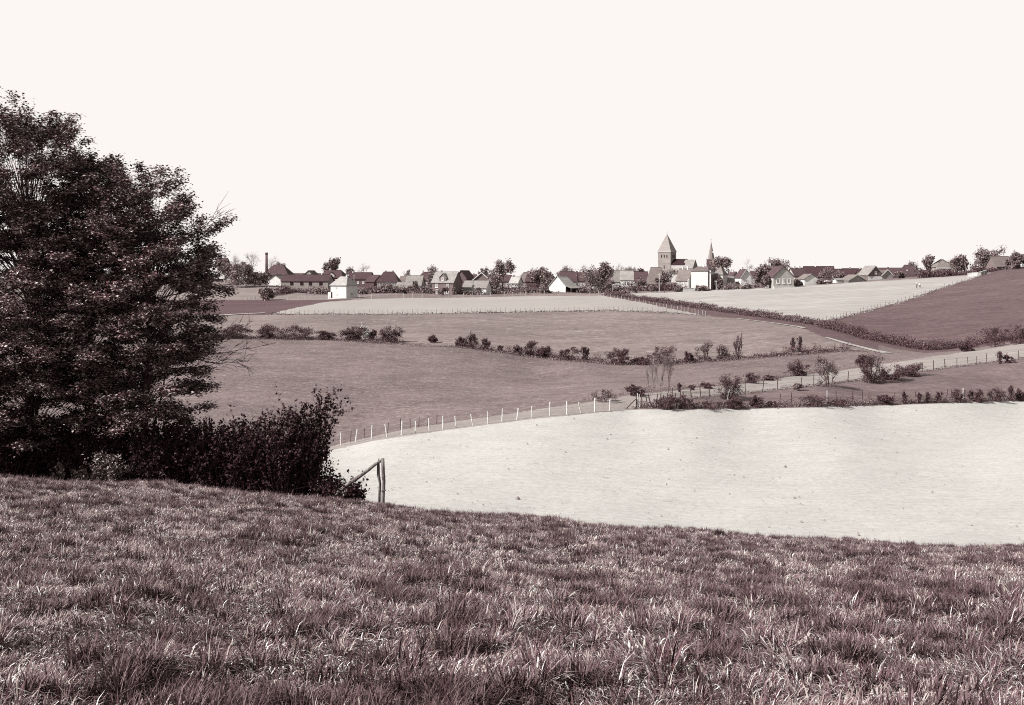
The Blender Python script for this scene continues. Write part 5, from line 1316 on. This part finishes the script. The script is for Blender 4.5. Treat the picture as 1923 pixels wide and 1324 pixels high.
fence("row of white-topped posts along the verge above the near pale field", along(vergeL, [640, 668, 698, 727, 754, 780, 807, 832, 856, 888, 916, 943, 971, 998, 1033, 1065, 1091, 1117, 1145]), 1.15, .06, M_post_white, 'pale', 601, .09)
fence("short thinner post row close behind the white-topped posts", along(LINES['b2'], [658, 685, 728, 752, 770, 786, 803, 820]), .95, .03, M_post_dark, 'dark', 602, .06, 0)
fence("dark-post wire fence rising beside the hay strip", along(LINES['b3'], [1262, 1278, 1298, 1316, 1332, 1400, 1432, 1460, 1504, 1528, 1592, 1624, 1732, 1753, 1775, 1797, 1818, 1834, 1853, 1872, 1890, 1912, 1940]), 1.25, .045, M_post_dark, 'dark2', 603, .05, 3, wr=.008)
fence("pair of leaning dark posts with wire in the low meadow", along([(1590,755,118),(1640,752,120)], [1601, 1620]), 1.3, .05, M_post_dark, 'dark3', 604, .05, 2)
fence("row of posts in the shrubs on the pale field's edge", along([(1250,763,106),(1650,757,118),(1923,748,130)], [1464, 1486, 1553, 1570, 1630, 1680, 1720, 1777, 1787, 1811, 1880]), 1.2, .04, M_post_dark, 'dark4', 605, .10, 1)
fence("two pale posts standing out in the shrub row at the right", along([(1250,764,106),(1650,757,118),(1923,748,130)], [1553.5, 1809]), 1.3, .06, M_post_pale, 'pale3', 606, .06, 0)
fence("cluster of leaning posts at the start of the shrub row", along([(1190,768,104.5),(1340,762,108)], [1216, 1224, 1232, 1241, 1246, 1256, 1270, 1285]), 1.35, .05, M_post_dark, 'dark5', 607, .13, 1)
fence("long fence of tiny posts below the far pale field", along(LINES['b5'], jit(508, 1332, 9.2)), 1.25, .04, M_post_mid, 'dark6', 608, .05, 0)
fence("fence of tiny posts between upper pale field and dark slope", along(LINES['b9'], np.concatenate([jit(1532, 1640, 6.5), jit(1640, 1858, 7.5)])), 1.3, .05, M_post_mid, 'pale6', 609, .05, 0)
hl = np.array(LINES['b7'], float)
fence("pale posts in front of the long clipped hedge", along([(1131,556.5,400),(1200,568.5,357),(1260,581.5,316),(1335,595,276)], jit(1134, 1332, 6.6)), 1.3, .065, M_post_pale, 'pale7', 610, .05, 0)
fence("white posts along the overgrown hedge on the bank", along([(1526,609,249),(1600,626,236),(1740,655,205)], [1526, 1531, 1537, 1552, 1559, 1572, 1578, 1587, 1597, 1604, 1619, 1625, 1633, 1669, 1677, 1695, 1707]), 1.25, .075, M_post_pale, 'pale8', 611, .08, 0)
fence("single thick white post at the foot of the dark slope", along([(1730,656,205),(1740,656,204)], [1735]), 1.3, .13, M_post_pale, 'pale9', 612, .03, 0)
fence("thin posts along the middle pasture's right end", along(LINES['b4'], [1518, 1537, 1546, 1574, 1590]) + np.array([0, 2, 0]), 1.2, .06, M_post_dark, 'dark9', 613, .05, 0)
fence("garden post row in front of the village houses", along([(655,560.5,390),(700,560,392),(850,558,402),(1000,555,410),(1130,554,412)], [676, 686, 698, 712, 729, 744, 758, 775, 794, 842, 870, 887, 903, 921, 947, 962, 977, 987, 1003, 1022, 1050, 1084, 1108, 1124]), 1.6, .10, M_post_pale, 'pale10', 614, .03, 0)
fence("row of upright paling posts above the ploughed field", along([(440,563,390),(520,563.5,388),(640,562,390)], np.concatenate([jit(461, 486, 3.2), jit(488, 514, 3.6), [540, 561, 572, 592, 607, 619]])), 1.1, .09, M_post_pale, 'pale11', 615, .04, 0)

# corner of the dark-post fence: doubled pale posts and a brace
p = place(1196, 767)
root = empty('corner_post', tuple(p)); tag(root, "doubled pale corner posts with dark slanting brace by the verge", 'fence post')
s_ = p[1] / F
for dx, m_, h_ in ((-1, M_post_dark, 1.15), (1.5, M_post_pale, 1.45), (5, M_post_pale, 1.35), (9, M_post_dark, 1.3)):
    mb = MB(); add_tube(mb, [(dx * s_, 0, -.4), (dx * s_ + .02, 0, h_ * .5), (dx * s_ - .02, 0, h_)], [.06, .055, .05], 6); mb.build('post', m_, root)
mb = MB(); add_tube(mb, [(-26 * s_, -.3, -.3), (-12 * s_, -.2, .45), (-1 * s_, -.1, .95)], [.05, .05, .045], 6); mb.build('brace', M_post_dark, root)
p = place(1362, 748)
mb = MB(); add_tube(mb, [(0, 0, -.3), (.12, 0, .5), (.27, 0, 1.05)], [.045, .045, .04], 6); o = mb.build('leaning_post', M_post_pale); o.location = tuple(p + np.array([-.1, -1.4, 0])); tag(o, "pale post leaning in front of the big dark fence bush", 'fence post')
# broken braced post in the foreground
p = np.array([float(U(716)) * 33.2, 33.2, 0]); p[2] = float(ground(p[0], p[1]))
root = empty('braced_post', tuple(p)); tag(root, "weathered split wooden post with a brace pole leaning from the bushes", 'fence post')
k = 33.2 / F
def at(px, py, dy=0.0): return (float((px - 716) * k), dy, float((HY - py) * k + CZ - p[2]))
mb = MB(); add_tube(mb, [at(719, 965), at(719, 935), at(721, 905), at(719.5, 885), at(718.5, 861)], [.065, .062, .052, .058, .055], 8); mb.build('post', M_wood, root, True)
mb = MB(); add_tube(mb, [at(711, 965, .12), at(711.5, 930, .12), at(713, 910, .10), at(709.5, 893, .12), at(709.5, 875, .12), at(710.5, 862, .12)], [.045, .043, .04, .05, .045, .012], 7); mb.build('post', M_wood, root, True)
mb = MB(); add_tube(mb, [at(625, 934, .10), at(650, 912, .08), at(672, 897, .05), at(690, 884, .04), at(705, 872, .03), at(716, 865, .0)], [.05, .055, .06, .05, .045, .04], 8); mb.build('brace', M_wood, root, True)
mb = MB(); add_tube(mb, [at(712, 895, -.07), at(722, 895.5, -.075), at(724, 895, 0)], .008, 4); add_tube(mb, [at(716, 921, -.08), at(723, 921, -.06), at(725, 920, 0)], .014, 4); mb.build('wire', M_wire, root)

# ---------------------------------------------------------------- small village things
def pole(label, px, base, top, Y, r, m):
    s = Y / F; z = CZ + float(zrow(base, Y)); h = (base - top) * s
    root = empty('pole', (float(U(px)) * Y, Y, z)); tag(root, label, 'pole')
    mb = MB(); add_tube(mb, [(0, 0, -1), (0, 0, h * .5), (0, 0, h)], [r, r * .9, r * .75], 7); mb.build('shaft', m, root)
    mb = MB(); mb.box(-.5, .5, -.06, .06, h - .5, h - .38); mb.build('crossarm', m, root)
pole("white pole on the grass left of the church bush", 1238, 551, 514, 430, .10, wall_mat(1.4))
pole("short dark pole right of the white pole below the church", 1248, 549, 537, 428, .12, wall_mat(.12))
pole("thin pale pole by the narrow white house", 1345, 547, 527, 426, .09, wall_mat(1.4))
pole("pale utility pole right of the white square house", 665, 535, 516, 430, .12, wall_mat(.9))
pole("thin pale pole left of the hay path by the hedge's top end", 1151, 549, 533, 422, .08, wall_mat(1.1))
def wallrun(name, label, cat, pts, h, t, l):
    P = np.array(pts, float); root = empty(name, tuple(P[0])); tag(root, label, cat)
    mb = MB(); c = MB()
    T = np.gradient(P[:, :2], axis=0); T /= np.linalg.norm(T, axis=1)[:, None]; Nn = np.stack([-T[:, 1], T[:, 0]], 1); n = len(P)
    for b, tt, z0, z1 in ((mb, t, -1.0, h), (c, t * 1.5, h + .002, h + .12)):
        V = np.concatenate([np.column_stack([P[:, :2] + Nn * sg * tt / 2, P[:, 2] + zz]) for sg, zz in ((-1, z0), (1, z0), (1, z1), (-1, z1))]) - P[0]
        Q = [(k * n + i, k * n + i + 1, ((k + 1) % 4) * n + i + 1, ((k + 1) % 4) * n + i) for k in range(4) for i in range(n - 1)]
        b.add(V, Q); b.F.append((np.array([(0, n, 2 * n, 3 * n), (n - 1, 4 * n - 1, 3 * n - 1, 2 * n - 1)]), 0))
    mb.build('masonry', wall_mat(l), root); c.build('coping', wall_mat(l * 1.1), root)
wallrun('garden_wall', "pale curving wall on the skyline at the right end of the village", 'wall', along([(1817,520,408),(1840,518,405),(1856,513,402)], np.arange(1817, 1857, 4)), 1.3, .35, .75)
wallrun('garden_wall', "low pale wall in front of the blank white barn", 'wall', [(float(U(p_)) * 428, 428, CZ + float(ground_rel(U(p_), 428))) for p_ in (1283, 1290, 1297, 1303)], 1.3, .4, .9)
# gate pillar
x_ = float(U(1293)) * 434; z_ = CZ + float(ground_rel(U(1293), 434.0))
root = empty('gate_pillar', (x_, 434, z_)); tag(root, "white gate pillar left of the blank white barn", 'pillar')
mb = MB(); mb.box(-.3, .3, -.3, .3, -1, 4.2); mb.build('shaft', wall_mat(WHITE), root); mb = MB(); pyramid(mb, .9, 4.2, 4.7); mb.build('cap', wall_mat(WHITE), root); mb = MB(); mb.box(-.45, .45, -.45, .45, -1, 1.2); mb.build('base', wall_mat(1.2), root)
# farm cart at the field's top edge
x_ = float(U(1554)) * 424; z_ = CZ + float(ground_rel(U(1554), 424.0))
root = empty('farm_cart', (x_, 424, z_), R(6)); tag(root, "dark farm cart with pale load at the pale field's top edge", 'cart')
mb = MB(); mb.box(-1.7, 1.7, -.7, .7, .55, .7); mb.box(-1.7, 1.7, -.74, -.68, .7, 1.05); mb.box(-1.7, 1.7, .68, .74, .7, 1.05); mb.box(1.66, 1.72, -.68, .68, .7, 1.2); mb.build('bed', wall_mat(.10), root)
mb = MB()
for q in range(3): mb.box(-1.2 + q * .75, -.5 + q * .75, -.6, .55, .702, 1.35 + .1 * (q % 2))
mb.build('load', wall_mat(1.4), root)
for xx in (-1.1, 1.1):
    for yy in (-.8, .8):
        mb = MB(); a = np.linspace(0, 2 * np.pi, 15); add_tube(mb, np.column_stack([xx + .42 * np.cos(a), np.full(15, yy), .45 + .42 * np.sin(a)]), .05, 5)
        for q in range(4): add_tube(mb, [(xx - .4 * math.cos(q * .785), yy, .45 - .4 * math.sin(q * .785)), (xx + .4 * math.cos(q * .785), yy, .45 + .4 * math.sin(q * .785))], .03, 4)
        mb.build('wheel', wall_mat(.08), root)
mb = MB(); add_tube(mb, [(-1.7, 0, .6), (-3.0, 0, .35)], .05, 5); mb.build('shaft', wall_mat(.1), root)

# two people standing on the upper pale field
def person(label, px, py, top_l, leg_l, hair_l, face):
    p = place(px, py); root = empty('person', tuple(p), face); tag(root, label, 'person', 'people on the pale field')
    joints = [(0,0,.95,.15),(0,0,1.15,.135),(0,0,1.38,.15),(0,0,1.5,.065),(0,-.02,1.60,.09),(0,-.02,1.70,.095),
              (.19,0,1.42,.07),(.25,.02,1.15,.05),(.24,-.08,.90,.038),(.24,-.1,.80,.035),(-.19,0,1.42,.07),(-.26,.02,1.15,.05),(-.23,-.1,.92,.038),(-.22,-.13,.83,.035),
              (.10,0,.88,.10),(.11,-.01,.48,.068),(.12,.02,.08,.045),(.13,-.14,.03,.04),(-.10,0,.88,.10),(-.11,-.03,.48,.068),(-.12,0,.08,.045),(-.13,-.16,.03,.04)]
    edges = [(0,1),(1,2),(2,3),(3,4),(4,5),(2,6),(6,7),(7,8),(8,9),(2,10),(10,11),(11,12),(12,13),(0,14),(14,15),(15,16),(16,17),(0,18),(18,19),(19,20),(20,21)]
    me = bpy.data.meshes.new('body'); me.from_pydata([j[:3] for j in joints], edges, []); me.update()
    o = link('body', me, root); md = o.modifiers.new('skin', 'SKIN'); md.use_smooth_shade = True
    for v, j in zip(me.skin_vertices[0].data, joints): v.radius = (j[3], j[3])
    me.skin_vertices[0].data[0].use_root = True
    sd = o.modifiers.new('sub', 'SUBSURF'); sd.levels = 1; sd.render_levels = 1
    me.materials.append(wall_mat(.6))
    mb = MB(); add_tube(mb, [(0,0,.86),(0,0,1.0),(0,0,1.2),(0,0,1.40),(0,0,1.47)], [.20,.185,.18,.21,.11], 12)
    for sg in (-1, 1): add_tube(mb, [(sg*.17,0,1.42),(sg*.26,.02,1.15),(sg*.245,-.07,.94)], [.09,.07,.055], 8)
    mb.build('shirt', wall_mat(top_l), root, True)
    mb = MB()
    for sg in (-1, 1): add_tube(mb, [(sg*.08,0,.95),(sg*.11,-.02,.48),(sg*.12,.01,.10)], [.135,.095,.075], 10)
    mb.build('trousers', wall_mat(leg_l), root, True)
    mb = MB(); add_tube(mb, [(0,.01,1.64),(0,.02,1.70),(0,.015,1.77),(0,.01,1.80)], [.108,.125,.10,.02], 10); mb.build('hair', wall_mat(hair_l), root, True)
person("person in pale hat and grey clothes, left of the pair on the field", 1721.5, 541, .5, .25, 1.8, R(20))
person("dark-haired person in pale shirt, right of the pair on the field", 1727.5, 540, 1.3, .18, .05, R(-25))

# ---------------------------------------------------------------- clods and stubble on the near pale field
rc = np.random.default_rng(64); n = 1300
pxs = rc.uniform(560, 1960, n); tY = rc.uniform(0, 1, n)
lo_, hi_ = np.interp(pxs, *BX['b0']) + 6, B('b1', pxs) - 1
Yq = lo_ + (hi_ - lo_) * tY; Xq = U(pxs) * Yq; Zq = ground(Xq, Yq)
sz = rc.gamma(1.2, .018, n) + .010
base_v = np.array([(1,0,0),(.4,.9,0),(-.7,.6,0),(-.9,-.5,0),(.3,-1,0),(0,0,.8)]) 
Vc = base_v[None] * sz[:, None, None] * rc.uniform(.6, 1.3, (n, 6, 1)); Vc += np.stack([Xq, Yq, Zq + .0], 1)[:, None]; Vc[..., 2] += .05
Fc = np.array([(0,1,5),(1,2,5),(2,3,5),(3,4,5),(4,0,5)]); Fc = (np.arange(n)[:, None, None] * 6 + Fc[None]).reshape(-1, 3)
clods = link('clods', np_mesh('clods', Vc.reshape(-1, 3), [(Fc, 0)], [mat_leaf("clod", .25, .75, .9, .1)])); tag(clods, "scattered earth clods on the near pale field", "clods", kind="stuff")
